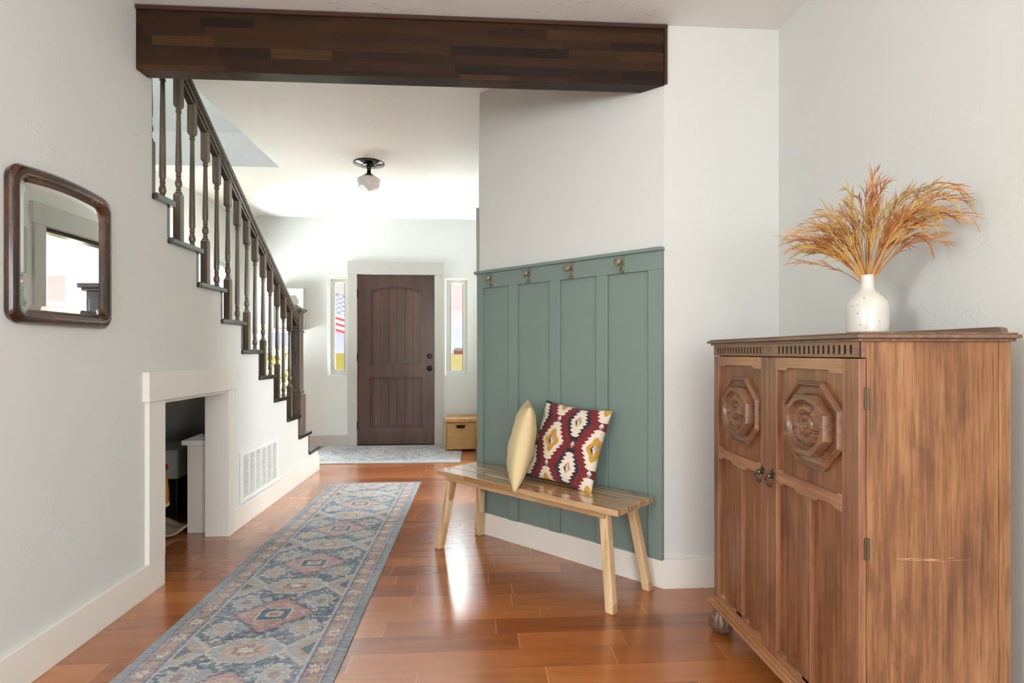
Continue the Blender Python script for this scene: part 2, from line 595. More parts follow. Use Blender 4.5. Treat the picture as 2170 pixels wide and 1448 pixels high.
def obj(name, bm, mat, parent=None, bevel=0.0, segs=2, smooth=False, angle=35):
    """mesh given in world coordinates; parents are unrotated"""
    if isinstance(mat, str):
        mat = M[mat]
    me = bpy.data.meshes.new(name)
    bmesh.ops.recalc_face_normals(bm, faces=bm.faces)
    if parent is None:
        xs = [v.co for v in bm.verts]
        lo = Vector((min(v.x for v in xs), min(v.y for v in xs), min(v.z for v in xs)))
        hi = Vector((max(v.x for v in xs), max(v.y for v in xs), max(v.z for v in xs)))
        org = Vector(((lo.x + hi.x) / 2, (lo.y + hi.y) / 2, lo.z))
    else:
        org = wpos(parent)
    loc = org if parent is None else Vector((0, 0, 0))
    bmesh.ops.translate(bm, verts=bm.verts, vec=-org)
    bm.to_mesh(me)
    bm.free()
    me.materials.append(mat)
    o = bpy.data.objects.new(name, me)
    o.location = loc
    C.objects.link(o)
    if parent is not None:
        o.parent = parent
    if smooth:
        for p in me.polygons:
            p.use_smooth = True
        if angle:
            es = me.edges
            # mark sharp edges by angle
            bm2 = bmesh.new()
            bm2.from_mesh(me)
            for e in bm2.edges:
                if len(e.link_faces) == 2 and e.calc_face_angle(0) > math.radians(angle):
                    e.smooth = False
            bm2.to_mesh(me)
            bm2.free()
    if bevel:
        md = o.modifiers.new('bevel', 'BEVEL')
        md.width = bevel
        md.segments = segs
        md.limit_method = 'ANGLE'
        md.angle_limit = math.radians(40)
    return o


def thing(name, label, cat, loc=(0, 0, 0), group=None, kind=None):
    o = bpy.data.objects.new(name, None)
    o.empty_display_size = 0.1
    o.location = loc
    C.objects.link(o)
    if label:
        o['label'] = label
        o['category'] = cat
    if group:
        o['group'] = group
    if kind:
        o['kind'] = kind
    return o


def tag(o, label, cat, group=None):
    o['label'] = label
    o['category'] = cat
    if group:
        o['group'] = group
    return o


def struct(name, bm, mat, parent=None, **kw):
    o = obj(name, bm, mat, parent, **kw)
    if parent is None:
        o['kind'] = 'structure'
    return o


# ------------------------------------------------------------------ the house shell
XL, XH, XR = -1.5527, 0.015, 1.479          # hall's left wall, hall's right wall, near room's right wall
YB, YF = 2.6096, 6.831                       # beam / facing wall, front wall
CN, CF = 2.725, 2.788
XE = -2.90                                   # wall outside the stairs
HX, HY = 0.9044, 2.6096                      # near corner of the 45 degree wall

flo = struct('floor', box(-3.05, 3.4, -3.3, 7.0, -0.12, 0.0), 'floor')
struct('ground', box(-400, 400, 7.0, 900, -0.5, -0.28), 'yard')

struct('ceiling', box((-1.9, 1.65, -3.3, YB + 0.01, CN, CN + 0.3)), 'ceiling')
hole = rect(XE - 0.15, -1.755, 0.7, 5.012)
bm = bmesh.new()
add_box(bm, -1.755, 3.4, YB + 0.02, 7.0, CF, CF + 0.3)
add_box(bm, XE - 0.15, -1.755, 5.012, 7.0, CF, CF + 0.3)
struct('ceiling', bm, 'ceiling')

# left wall of the near room and the sawtooth wall under the stairs
TY, TS, TZ, TR = 2.5752, 0.2885, 1.9067, 0.1869       # riser k at TY+k*TS, tread k top at TZ-k*TR


def ry(k):
    return TY + k * TS


def tz(k):
    return TZ - k * TR


poly = [(-3.3, 0), (2.806, 0), (2.806, 0.905), (3.52, 0.905), (3.52, 0), (5.455, 0)]
saw = []
for k in range(9, -1, -1):
    y1 = ry(k + 1) if k < 9 else 5.455
    y0 = ry(k) if k > 0 else 2.731
    saw += [(y1, tz(k) - 0.03), (y0, tz(k) - 0.03)]
poly += saw
poly += [(2.731, CF + 0.3), (-3.3, CF + 0.3)]
win_l = rect(-0.95, -0.15, 1.25, 2.15)
struct('wall_left', prism(poly, [win_l], XL - 0.105, XL, YZ), 'wall')

# facing wall stub, right wall, 45 degree wall, hall right wall, front wall, outer stair wall, back wall
struct('wall_facing', prism([(HX, HY), (XR + 0.02, HY), (XR + 0.02, HY + 0.12), (HX + 0.06, HY + 0.12)], [], 0, CF, XY), 'wall')
struct('wall_right', prism(rect(-3.3, HY + 0.12, 0, CF), [rect(-1.9, -0.5, 0.8, 2.2)], XR, XR + 0.14, YZ), 'wall')
q = 0.12 / math.sqrt(2)
struct('wall_angled', prism([(HX, HY), (HX + q, HY + 0.11), (XH + 0.11, HY + HX - XH + q - 0.02), (XH, HY + HX - XH)], [], 0, CF, XY), 'wall')
YO0, YO1, ZO = 4.13, 5.75, 2.045
struct('wall_hall_right', prism(rect(HY + HX - XH, YF + 0.02, 0, CF), [rect(YO0, YO1, 0.0001, ZO)], XH, XH + 0.12, YZ), 'wall')
arch = [(6.12, 0.95), (6.76, 0.95), (6.76, 1.85)] + [(6.44 + 0.32 * math.cos(a), 1.85 + 0.32 * math.sin(a)) for a in [PI * i / 14 for i in range(1, 14)]] + [(6.12, 1.85)]
struct('wall_stair_outer', prism(rect(0.7, YF + 0.02, 0, 5.3), [arch], XE - 0.15, XE, YZ), 'wall')
DX0, DX1, DZ = -1.466, -0.524, 2.095
fh = [rect(DX0, DX1, 0.0001, DZ), rect(-0.397, -0.125, 0.86, 2.058), rect(-1.823, -1.58, 0.86, 2.058), rect(-2.62, -2.10, 0.6, 1.42), rect(1.35, 2.3, 0.8, 2.12)]
struct('wall_front', prism(rect(XE - 0.15, 3.4, 0, CF + 0.3), fh, YF, YF + 0.15, XZ), 'wall')
struct('wall_back', prism(rect(-1.8, 1.65, 0, CN + 0.1), [rect(-1.35, 1.2, 0.4, 2.5)], -3.3, -3.15, XZ), 'wall')
struct('wall_shaft_far', box(XE, -1.755, 5.012, 5.11, CF + 0.3, 5.3), 'wall')
struct('wall_shaft_side', box(-1.755, -1.655, 0.7, 5.012, CF + 0.3, 5.3), 'wall')
struct('wall_shaft_near', box(XE, -1.66, 0.7, 0.82, 0, 5.3), 'wall')
struct('ceiling', box((XE - 0.15, -1.6, 0.7, 1.15, 5.3, 5.4), (XE - 0.15, -1.6, 4.75, 5.12, 5.3, 5.4), (XE - 0.15, XE + 0.1, 1.15, 4.75, 5.3, 5.4), (-1.75, -1.6, 1.15, 4.75, 5.3, 5.4)), 'ceiling')
struct('wall_side_room_right', prism(rect(3.6, YF + 0.02, 0, CF), [rect(4.3, 6.1, 0.8, 2.4)], 3.22, 3.36, YZ), 'wall')
struct('wall_side_room_near', box(XH + 0.12, 3.22, 3.6, 3.7, 0, CF), 'wall')

# baseboards
struct('baseboard_left', box((XL, XL + 0.02, -3.15, 2.806, 0, 0.145)), 'baseboard', bevel=0.002)
struct('baseboard_left', box((XL, XL + 0.02, 3.577, 5.457, 0, 0.14)), 'baseboard', bevel=0.002)
struct('baseboard_facing', prism([(HX - 0.012, HY - 0.02), (XR, HY - 0.02), (XR, HY), (HX, HY)], [], 0, 0.142, XY), 'baseboard', bevel=0.0015)
d = 0.02 / math.sqrt(2)
gx, gy = XH, HY + HX - XH
struct('baseboard_angled', prism([(HX, HY), (HX - 0.009, HY - 0.02), (gx - 0.02, gy - 0.003), (gx, gy)], [], 0, 0.135, XY), 'baseboard', bevel=0.0015)
struct('baseboard_right', box((XR - 0.02, XR, -3.15, HY - 0.02, 0, 0.142)), 'baseboard')
struct('baseboard_front', box((XE, -1.575, YF - 0.018, YF, 0, 0.13)), 'trim_grey')
struct('baseboard_front', box((-0.42, XH, YF - 0.018, YF, 0, 0.13)), 'trim_grey')
struct('baseboard_hall_right', box((XH - 0.012, XH, 3.55, YO0 - 0.1, 0, 0.13), (XH - 0.012, XH, YO1 + 0.1, YF - 0.02, 0, 0.13)), 'trim_grey')

# casing of the under-stair opening
t = thing('trim_1', None, None, (XL, 3.16, 0), kind='structure')
obj('header_board', box(XL, XL + 0.032, 2.655, 3.582, 0.908, 1.047), 'trim', t, bevel=0.002)
obj('side_board', box(XL, XL + 0.022, 2.672, 2.806, 0.145, 0.908), 'trim', t, bevel=0.002)
obj('side_board', box(XL, XL + 0.022, 3.50, 3.577, 0.0, 0.908), 'trim', t, bevel=0.002)
obj('jamb', box((XL - 0.125, XL, 3.503, 3.52, 0, 0.905), (XL - 0.125, XL, 2.806, 2.823, 0, 0.905), (XL - 0.125, XL, 2.806, 3.52, 0.888, 0.905)), 'trim', t, bevel=0.002)

# casing of the front door
t = thing('trim_2', None, None, (-1.0, YF, 0), kind='structure')
obj('header_board', box(-1.58, -0.415, YF - 0.028, YF, 2.097, 2.25), 'trim_grey', t, bevel=0.002)
obj('side_board', box(-1.575, DX0, YF - 0.02, YF, 0, 2.097), 'trim_grey', t, bevel=0.002)
obj('side_board', box(DX1, -0.42, YF - 0.02, YF, 0, 2.097), 'trim_grey', t, bevel=0.002)
# casing of the opening in the hall's right wall
t = thing('trim_3', None, None, (XH, 4.9, 0), kind='structure')
obj('header_board', box(XH - 0.022, XH, YO0 - 0.12, YO1 + 0.12, ZO, ZO + 0.15), 'trim_grey', t)
obj('side_board', box(XH - 0.016, XH, YO0 - 0.1, YO0, 0, ZO), 'trim_grey', t)
obj('side_board', box(XH - 0.016, XH, YO1, YO1 + 0.1, 0, ZO), 'trim_grey', t)

obj('head_shade_strip', box(XH + 0.02, XH + 0.10, YO0, YO1, ZO - 0.03, ZO), 'black', t)  # dark strip standing in for the shade under the opening head
# ------------------------------------------------------------------ windows


def window(name, x0, x1, z0, z1, y, gasket=True, fw=0.05, horizontal=True):
    t = thing(name, None, None, ((x0 + x1) / 2, y, z0), kind='structure')
    obj('window_frame', prism(rect(x0, x1, z0, z1), [rect(x0 + fw, x1 - fw, z0 + fw, z1 - fw)], y - 0.03, y + 0.03, XZ), 'window_frame', t, bevel=0.003)
    if gasket:
        obj('window_gasket', prism(rect(x0 + fw, x1 - fw, z0 + fw, z1 - fw), [rect(x0 + fw + 0.007, x1 - fw - 0.007, z0 + fw + 0.007, z1 - fw - 0.007)], y - 0.02, y + 0.02, XZ), 'window_gasket', t)
    obj('pane', box(x0 + fw, x1 - fw, y - 0.003, y + 0.003, z0 + fw, z1 - fw), 'glass', t)
    return t


window('window_1', -0.384, -0.127, 0.862, 2.050, YF + 0.09)
window('window_2', -1.81, -1.582, 0.862, 2.050, YF + 0.09)
window('window_3', -2.62, -2.10, 0.6, 1.42, YF + 0.09, False, 0.03)
window('window_4', 1.35, 2.3, 0.8, 2.12, YF + 0.09, False)
obj('sash_bar', box(1.4, 2.25, YF + 0.07, YF + 0.11, 1.70, 1.75), 'trim_grey', bpy.data.objects['window_4'])
t = thing('window_5', None, None, (XE, 6.44, 0.95), kind='structure')
inner = [(6.44 + (a - 6.44) * 0.9, 1.5 + (b_ - 1.5) * 0.94) for a, b_ in arch]
obj('window_frame', prism(arch, [inner], XE - 0.035, XE - 0.015, YZ), 'window_frame', t)
obj('pane', prism(inner, [], XE - 0.028, XE - 0.022, YZ), 'glass', t)
t = thing('window_6', None, None, (-0.1, -3.2, 0.4), kind='structure')
obj('window_frame', prism(rect(-1.35, 1.2, 0.4, 2.5), [rect(-1.29, -0.11, 0.46, 2.44), rect(-0.05, 1.14, 0.46, 2.44)], -3.26, -3.2, XZ), 'window_frame', t)
obj('pane', box(-1.3, 1.15, -3.233, -3.227, 0.45, 2.45), 'glass', t)
t = thing('window_7', None, None, (XL, -0.55, 1.25), kind='structure')
obj('window_frame', prism(win_l, [rect(-0.91, -0.19, 1.29, 2.11)], XL - 0.08, XL - 0.04, YZ), 'window_frame', t)
obj('pane', box(XL - 0.063, XL - 0.057, -0.92, -0.18, 1.28, 2.12), 'glass', t)
t = thing('window_8', None, None, (3.3, 5.2, 0.8), kind='structure')
obj('window_frame', prism(rect(4.3, 6.1, 0.8, 2.4), [rect(4.36, 6.04, 0.86, 2.34)], 3.26, 3.3, YZ), 'window_frame', t)
obj('pane', box(3.278, 3.282, 4.35, 6.05, 0.85, 2.35), 'glass', t)
t = thing('window_9', None, None, (XR, -1.2, 0.8), kind='structure')
obj('window_frame', prism(rect(-1.9, -0.5, 0.8, 2.2), [rect(-1.84, -0.56, 0.86, 2.14)], XR + 0.05, XR + 0.1, YZ), 'window_frame', t)
obj('pane', box(XR + 0.073, XR + 0.077, -1.85, -0.55, 0.85, 2.15), 'glass', t)

# ------------------------------------------------------------------ front door
t = thing('door_1', None, None, ((DX0 + DX1) / 2, YF + 0.03, 0), kind='structure')
x0, x1, yd = DX0 + 0.004, DX1 - 0.004, YF + 0.005
px0, px1 = -1.306, -0.669
xm, hw = (px0 + px1) / 2, (px1 - px0) / 2
up = [(px0, 0.978), (px1, 0.978), (px1, 1.893)]
for i in range(1, 16):
    u = 1 - 2 * i / 16
    up.append((xm + hw * u, 1.893 + 0.056 * (1 - u * u)))
up.append((px0, 1.893))
lo = rect(px0, px1, 0.221, 0.834)
obj('door_slab', prism(rect(x0, x1, 0.008, 2.09), [up, lo], yd, yd + 0.042, XZ), 'door_frame', t, bevel=0.008, segs=3)


def shrink(poly, k):
    cx = sum(p[0] for p in poly) / len(poly)
    zs = [p[1] for p in poly]
    cz = (min(zs) + max(zs)) / 2
    h = (max(zs) - min(zs)) / 2
    w = max(abs(p[0] - cx) for p in poly)
    return [(cx + (p[0] - cx) * (w - k) / w, cz + (p[1] - cz) * (h - k) / h) for p in poly]


for pl, zz in ((up, 'u'), (lo, 'l')):
    f = obj('panel_moulding', prism(pl, [shrink(pl, 0.022)], yd + 0.012, yd + 0.03, XZ), 'door_frame', t, bevel=0.004)
    bm = bmesh.new()
    n = 6
    zs = [p[1] for p in pl]
    inr = shrink(pl, 0.022)
    w0, w1 = px0 + 0.022, px1 - 0.022
    for i in range(n):
        a, c = w0 + (w1 - w0) * i / n + 0.0015, w0 + (w1 - w0) * (i + 1) / n - 0.0015

        def top(x):
            if zz == 'l':
                return 0.834 - 0.02
            u = (x - xm) / hw
            return 1.893 + 0.056 * (1 - u * u) - 0.02
        pts = [(a, min(zs) + 0.02), (c, min(zs) + 0.02)] + [(c + (a - c) * j / 4, top(c + (a - c) * j / 4)) for j in range(5)]
        add_prism(bm, pts, [], yd + 0.022, yd + 0.036, XZ)
    obj('board_panel', bm, 'door', t, bevel=0.003)
obj('panel_back', box((px0 - 0.01, px1 + 0.01, yd + 0.0365, yd + 0.041, 0.2, 1.96)), 'door_frame', t)
for z, r in ((1.094, 0.026), (0.943, 0.03)):
    T = Matrix.Translation((-0.585, yd, z)) @ Matrix.Rotation(PI / 2, 4, 'X')
    if r < 0.03:
        obj('deadbolt', lathe([(0.001, -0.002), (0.032, -0.002), (0.032, 0.008), (0.022, 0.012), (0.018, 0.026), (0.001, 0.027)], 20, T), 'black', t, smooth=True)
    else:
        obj('door_knob', lathe([(0.001, -0.002), (0.034, -0.002), (0.034, 0.006), (0.014, 0.012), (0.012, 0.032), (0.026, 0.042), (0.031, 0.055), (0.024, 0.068), (0.001, 0.072)], 20, T), 'black', t, smooth=True)
for z in (1.86, 1.08, 0.25):
    obj('hinge', tube([(DX0 + 0.002, YF - 0.006, z - 0.05), (DX0 + 0.002, YF - 0.006, z + 0.05)], 0.007, 8), 'black', t)
obj('threshold', box((DX0, DX1, YF - 0.02, YF + 0.12, 0.0, 0.006), (DX0, DX1, YF + 0.05, YF + 0.14, 0.0, 0.03)), 'black', t)
obj('door_jamb', prism([(DX0, 0), (DX0 + 0.03, 0), (DX0 + 0.03, DZ - 0.03), (DX1 - 0.03, DZ - 0.03), (DX1 - 0.03, 0), (DX1, 0), (DX1, DZ), (DX0, DZ)], [], YF + 0.049, YF + 0.14, XZ), 'trim_grey', t)

# ------------------------------------------------------------------ ceiling beam
t = thing('ceiling_beam', 'dark brown stained timber beam crossing the room under the white ceiling', 'beam', (-0.35, YB + 0.04, 2.43))
XB1 = HX


def beam_x(y):
    return HX - (y - HY)


bm = bmesh.new()
y0, y1 = YB - 0.004, YB + 0.088
A = [bm.verts.new(p) for p in ((XL, y0, 2.432), (beam_x(y0), y0, 2.432), (beam_x(y0), y0, CN), (XL, y0, CN),
                               (XL - 0.03 * 0, y1, 2.436), (beam_x(y1), y1, 2.436), (beam_x(y1), y1, CF), (XL, y1, CF))]
for f in ((0, 1, 2, 3), (7, 6, 5, 4), (0, 4, 5, 1), (1, 5, 6, 2), (2, 6, 7, 3), (3, 7, 4, 0)):
    bm.faces.new([A[i] for i in f])
obj('beam_core', bm, 'beam', t, bevel=0.003)
obj('top_moulding', tube([(XL + 0.005, YB - 0.008, CN - 0.012), (HX + 0.012, YB - 0.008, CN - 0.012)], 0.011, 10), 'beam_trim', t, smooth=True)
obj('end_moulding', tube([(HX + 0.005, YB - 0.008, 2.438), (HX + 0.005, YB - 0.008, CN - 0.012)], 0.009, 10), 'beam_trim', t, smooth=True)

# ------------------------------------------------------------------ staircase
t = thing('staircase', 'white-walled staircase with dark wooden treads climbing towards the beam', 'staircase', (XL - 0.6, 4.1, 0))
for k in range(0, 10):
    ya, yb = ry(k), ry(k + 1) + 0.038
    if k == 0:
        ya = 2.731
    z1 = tz(k)
    bm = bmesh.new()
    xs1 = XL + 0.024
    pts = [(XE + 0.002, ya + 0.02), (XL - 0.0, ya + 0.02), (XL, ya), (xs1, ya), (xs1, yb), (XE + 0.002, yb)]
    if k == 9:
        pts = [(XE + 0.3, ya + 0.02), (XL, ya + 0.02), (XL, ya), (xs1, ya), (xs1, yb - 0.01), (XE + 0.3, yb)]
    add_prism(bm, pts, [], z1 - 0.03, z1, XY)
    obj('tread', bm, 'tread', t, bevel=0.007, segs=3)
    if k > 0:
        obj('riser', box(XE + 0.002, XL + 0.002, ry(k) - 0.002, ry(k) + 0.018, z1, tz(k - 1) - 0.03), 'tread', t)
obj('riser', box(XE + 0.3, XL + 0.002, 5.455, 5.47, 0, tz(9) - 0.03), 'white', t)
sl = TR / TS
pts = [(0.82, tz(0) + sl * (TY - 0.82) - 0.2), (5.40, tz(0) - sl * (5.40 - TY) - 0.2), (5.44, tz(0) - sl * (5.40 - TY) - 0.16), (0.82, tz(0) + sl * (TY - 0.82) - 0.16)]
obj('soffit', prism(pts, [], XE + 0.001, XL - 0.106, YZ), 'wall', t)

# railing: balusters, rail, newel
t = thing('stair_railing', 'dark turned-baluster stair railing with a sloping handrail and square newel post', 'railing', (-1.585, 4.0, 0.4))
XBAL = -1.583


def rail_top(y):
    return 2.622 - 0.6483 * (y - 3.12)


def turned(bm, x, y, zb, zt, block):
    """baluster between zb and zt; block: height of the lower square block (0: pin foot)"""
    s = 0.0185
    ztb = zt - 0.15
    add_box(bm, x - s, x + s, y - s, y + s, ztb, zt + 0.02)
    add_hexa(bm, [(x - 0.012, y - 0.012, ztb - 0.012), (x + 0.012, y - 0.012, ztb - 0.012), (x + 0.012, y + 0.012, ztb - 0.012), (x - 0.012, y + 0.012, ztb - 0.012)],
             [(x - s, y - s, ztb), (x + s, y - s, ztb), (x + s, y + s, ztb), (x - s, y + s, ztb)])
    if block:
        zl = zb + block
        add_box(bm, x - s, x + s, y - s, y + s, zb, zl)
        add_hexa(bm, [(x - s, y - s, zl), (x + s, y - s, zl), (x + s, y + s, zl), (x - s, y + s, zl)],
                 [(x - 0.011, y - 0.011, zl + 0.012), (x + 0.011, y - 0.011, zl + 0.012), (x + 0.011, y + 0.011, zl + 0.012), (x - 0.011, y + 0.011, zl + 0.012)])
        zl += 0.01
    else:
        zl = zb
    T = Matrix.Translation((x, y, 0))
    base = [(0.017, zl), (0.017, zl + 0.004), (0.0105, zl + 0.012), (0.0135, zl + 0.016), (0.0135, zl + 0.021), (0.010, zl + 0.026), (0.0165, zl + 0.042), (0.0175, zl + 0.055), (0.012, zl + 0.078), (0.0105, zl + 0.083), (0.0135, zl + 0.088), (0.0135, zl + 0.094), (0.0115, zl + 0.10)]
    topz = ztb - 0.01
    taper = [(0.0155, zl + 0.12), (0.0155, zl + 0.16), (0.011, topz - 0.05), (0.0105, topz - 0.03), (0.0145, topz - 0.026), (0.0145, topz - 0.018), (0.010, topz - 0.014), (0.0135, topz - 0.010), (0.0125, topz)]
    add_lathe(bm, base + taper, 14, T)


for k in range(0, 8):
    for which, off in (('A', 0.160), ('B', 0.300)):
        y = ry(k) + off
        if y < 2.78 or (k == 7 and which == 'B'):
            if not (k == 0 and which == 'A'):
                continue
        bm = bmesh.new()
        turned(bm, XBAL, y if not (k == 0 and which == 'A') else 2.762, tz(k), rail_top(y) - 0.085, 0.255 if which == 'A' else 0)
        obj('baluster', bm, 'baluster', t, smooth=True, angle=30)
# hand rail (moulded section swept along the slope)
sec = [(-0.030, 0.0), (-0.034, -0.012), (-0.030, -0.030), (-0.022, -0.036), (-0.022, -0.060), (0.022, -0.060), (0.022, -0.036), (0.030, -0.030), (0.034, -0.012), (0.030, 0.0), (0.018, 0.006), (-0.018, 0.006)]
bm = bmesh.new()
ends = []
for y in (2.735, 4.905):
    ends.append([bm.verts.new((XBAL + u, y, rail_top(y) + v * 1.12)) for u, v in sec])
for i in range(len(sec)):
    j = (i + 1) % len(sec)
    bm.faces.new([ends[0][i], ends[0][j], ends[1][j], ends[1][i]])
bm.faces.new(ends[0])
bm.faces.new(list(reversed(ends[1])))
obj('handrail', bm, 'rail', t, bevel=0.002)
bm = bmesh.new()
for y in (2.735, 4.905):
    pass
A = [bm.verts.new((XBAL + u, y, rail_top(y) + v)) for y in (2.735, 4.905) for u, v in ((-0.016, -0.066), (0.016, -0.066), (0.016, -0.094), (-0.016, -0.094))]
for f in ((0, 1, 2, 3), (7, 6, 5, 4), (0, 4, 5, 1), (1, 5, 6, 2), (2, 6, 7, 3), (3, 7, 4, 0)):
    bm.faces.new([A[i] for i in f])
obj('fillet_strip', bm, 'rail', t)
nw = obj('newel_post', box((-1.638, -1.543, 4.905, 5.0, 0.80, 1.50)), 'newel', t, bevel=0.004)
cx, cy = -1.5905, 4.9525
obj('newel_base', box((cx - 0.066, cx + 0.064, cy - 0.064, cy + 0.064, tz(8), 0.775), (cx - 0.054, cx + 0.054, cy - 0.054, cy + 0.054, 0.775, 0.81)), 'newel', nw, bevel=0.006)
obj('newel_collar', box((cx - 0.056, cx + 0.056, cy - 0.056, cy + 0.056, 1.315, 1.335)), 'newel', nw, bevel=0.006, segs=3)
bm = box((cx - 0.058, cx + 0.058, cy - 0.058, cy + 0.058, 1.488, 1.50), (cx - 0.072, cx + 0.072, cy - 0.072, cy + 0.072, 1.50, 1.522))
s1, s2 = 0.060, 0.002
add_hexa(bm, [(cx - s1, cy - s1, 1.522), (cx + s1, cy - s1, 1.522), (cx + s1, cy + s1, 1.522), (cx - s1, cy + s1, 1.522)],
         [(cx - s2, cy - s2, 1.562), (cx + s2, cy - s2, 1.562), (cx + s2, cy + s2, 1.562), (cx - s2, cy + s2, 1.562)])
obj('newel_cap', bm, 'newel', nw, bevel=0.004)

# ------------------------------------------------------------------ closet under the stairs
t = thing('half_post', 'short white square post with pyramid cap inside the under-stair opening', 'post', (-1.76, 3.63, 0))
obj('shaft', box((-1.822, -1.702, 3.58, 3.70, 0, 0.558)), 'trim', t, bevel=0.003)
bm = box((-1.846, -1.678, 3.556, 3.724, 0.558, 0.588))
add_hexa(bm, [(-1.84, 3.562, 0.588), (-1.684, 3.562, 0.588), (-1.684, 3.718, 0.588), (-1.84, 3.718, 0.588)],
         [(-1.764, 3.638, 0.62), (-1.76, 3.638, 0.62), (-1.76, 3.642, 0.62), (-1.764, 3.642, 0.62)])
obj('cap', bm, 'trim', t, bevel=0.003)
t = thing('storage_box', 'grey-green storage box on a black stand at the back of the closet', 'box', (-2.35, 4.15, 0))
obj('box_body', box((-2.6, -2.05, 3.9, 4.3, 0.27, 0.47)), 'pebble', t, bevel=0.01)
obj('stand', box((-2.6, -2.05, 3.9, 4.3, 0.0, 0.27)), 'black_plastic', t, bevel=0.01)
t = thing('toy_vehicle', 'yellow plastic toy with pale rim beside the opening under the stairs', 'toy', (-1.99, 3.50, 0.19))
prof = [(0.001, 0.19), (0.11, 0.19), (0.12, 0.205), (0.12, 0.22)]
TT = Matrix.Translation((-2.01, 3.47, 0))
obj('rim', lathe([(0.001, 0.19), (0.10, 0.19), (0.125, 0.2), (0.125, 0.215), (0.1, 0.22), (0.001, 0.22)], 32, TT), 'white', t, smooth=True)
obj('body', lathe([(0.001, 0.215), (0.121, 0.215), (0.122, 0.28), (0.115, 0.36), (0.095, 0.41), (0.06, 0.435), (0.001, 0.44)], 32, TT), 'toy_yellow', t, smooth=True)
obj('stand', lathe([(0.001, 0.0), (0.09, 0.0), (0.09, 0.03), (0.03, 0.05), (0.03, 0.195), (0.001, 0.2)], 20, TT), 'black_plastic', t, smooth=True)
obj('knob', box((-1.985, -1.905, 3.49, 3.53, 0.415, 0.45)), 'toy_red', t, bevel=0.008)
obj('neck', tube([(-2.0, 3.48, 0.42), (-1.985, 3.49, 0.437), (-1.95, 3.51, 0.435)], 0.01, 8), 'toy_red', t, smooth=True)
bm = bmesh.new()
G = 26
gv = []
rnd = random.Random(3)
for i in range(G):
    row = []
    for j in range(G):
        u, v = i / (G - 1), j / (G - 1)
        x = -2.22 + 0.36 * u - 0.04 * math.sin(v * 5)
        y = 3.30 + 0.40 * v + 0.05 * math.sin(u * 4)
        z = 0.016 + 0.014 * (1 + math.sin(9 * u + 5 * v)) + 0.008 * (1 + math.sin(17 * v - 6 * u))
        row.append(bm.verts.new((x, y, z)))
    gv.append(row)
for i in range(G - 1):
    for j in range(G - 1):
        bm.faces.new([gv[i][j], gv[i + 1][j], gv[i + 1][j + 1], gv[i][j + 1]])
o = obj('crumpled_cloth', bm, 'towel', smooth=True, angle=0)
md = o.modifiers.new('solid', 'SOLIDIFY')
md.thickness = 0.012
tag(o, 'crumpled beige cloth on the closet floor under the stairs', 'cloth')

# ------------------------------------------------------------------ vent grille
t = thing('return_vent', 'white slatted air return grille low on the stair wall', 'vent', (XL, 4.045, 0.148))
y0, y1, z0, z1 = 3.70, 4.39, 0.148, 0.482
cols = []
cw = (y1 - y0 - 0.07) / 6
holes = []
for i in range(6):
    a = y0 + 0.035 + i * cw + 0.008
    holes.append(rect(a, a + cw - 0.016, z0 + 0.03, z1 - 0.03))
obj('frame', prism(rect(y0, y1, z0, z1), holes, XL, XL + 0.009, YZ), 'white', t, bevel=0.002)
bm = bmesh.new()
for i in range(6):
    a = y0 + 0.035 + i * cw + 0.008
    for j in range(23):
        z = z0 + 0.034 + j * 0.0118
        p = [(XL + 0.001, z + 0.0045), (XL + 0.0085, z), (XL + 0.0085, z + 0.0045), (XL + 0.001, z + 0.0065)]
        add_prism(bm, p, [], a, a + cw - 0.016, lambda u, v, d_: Vector((u, d_, v)))
obj('slats', bm, 'white', t)
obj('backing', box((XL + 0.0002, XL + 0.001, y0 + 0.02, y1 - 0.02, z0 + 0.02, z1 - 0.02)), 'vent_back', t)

# ------------------------------------------------------------------ green panelling on the 45 degree wall
e = Vector((1, -1, 0)).normalized()       # along the wall towards the near corner
nrm = Vector((-1, -1, 0)).normalized()     # out of the wall
O45 = Vector((XH, HY + HX - XH, 0))
LEN = (HX - XH) * math.sqrt(2)


def W45(u, v, d_):
    return O45 + e * u + nrm * d_ + Vector((0, 0, v))


def w45box(u0, u1, v0, v1, d0, d1, bm=None):
    return add_prism(bm or bmesh.new(), rect(u0, u1, v0, v1), [], d0, d1, W45)


t = thing('wainscot_panel', 'sage green board-and-batten wall panel behind the bench', 'wall panel', (0.45, 3.05, 0.13))
r2 = math.sqrt(2)
obj('backing_panel', w45box(0.002, LEN - 0.002, 0.135, 1.60, 0.0, 0.006), 'green', t)
obj('top_rail', w45box(0.0, LEN, 1.542, 1.632, 0.0, 0.024), 'green', t, bevel=0.0015)
obj('cap_rail', w45box(-0.012, LEN + 0.004, 1.632, 1.650, 0.0, 0.040), 'green', t, bevel=0.003)
for a, c in ((0.0, 0.036), (0.853 - XH, 0.9044 - XH)):
    obj('stile', w45box(a * r2, c * r2, 0.135, 1.542, 0.0, 0.024), 'green', t, bevel=0.0015)
for a, c in ((0.204, 0.255), (0.424, 0.473), (0.641, 0.690)):
    obj('batten', w45box((a - XH) * r2, (c - XH) * r2, 0.135, 1.542, 0.0, 0.024), 'green', t, bevel=0.0015)

hook_lab = ['metal coat hook nearest the front hall, leftmost on the green rail', 'second coat hook from the left on the green rail',
            'third coat hook from the left on the green rail', 'metal coat hook nearest the room corner, rightmost on the green rail']


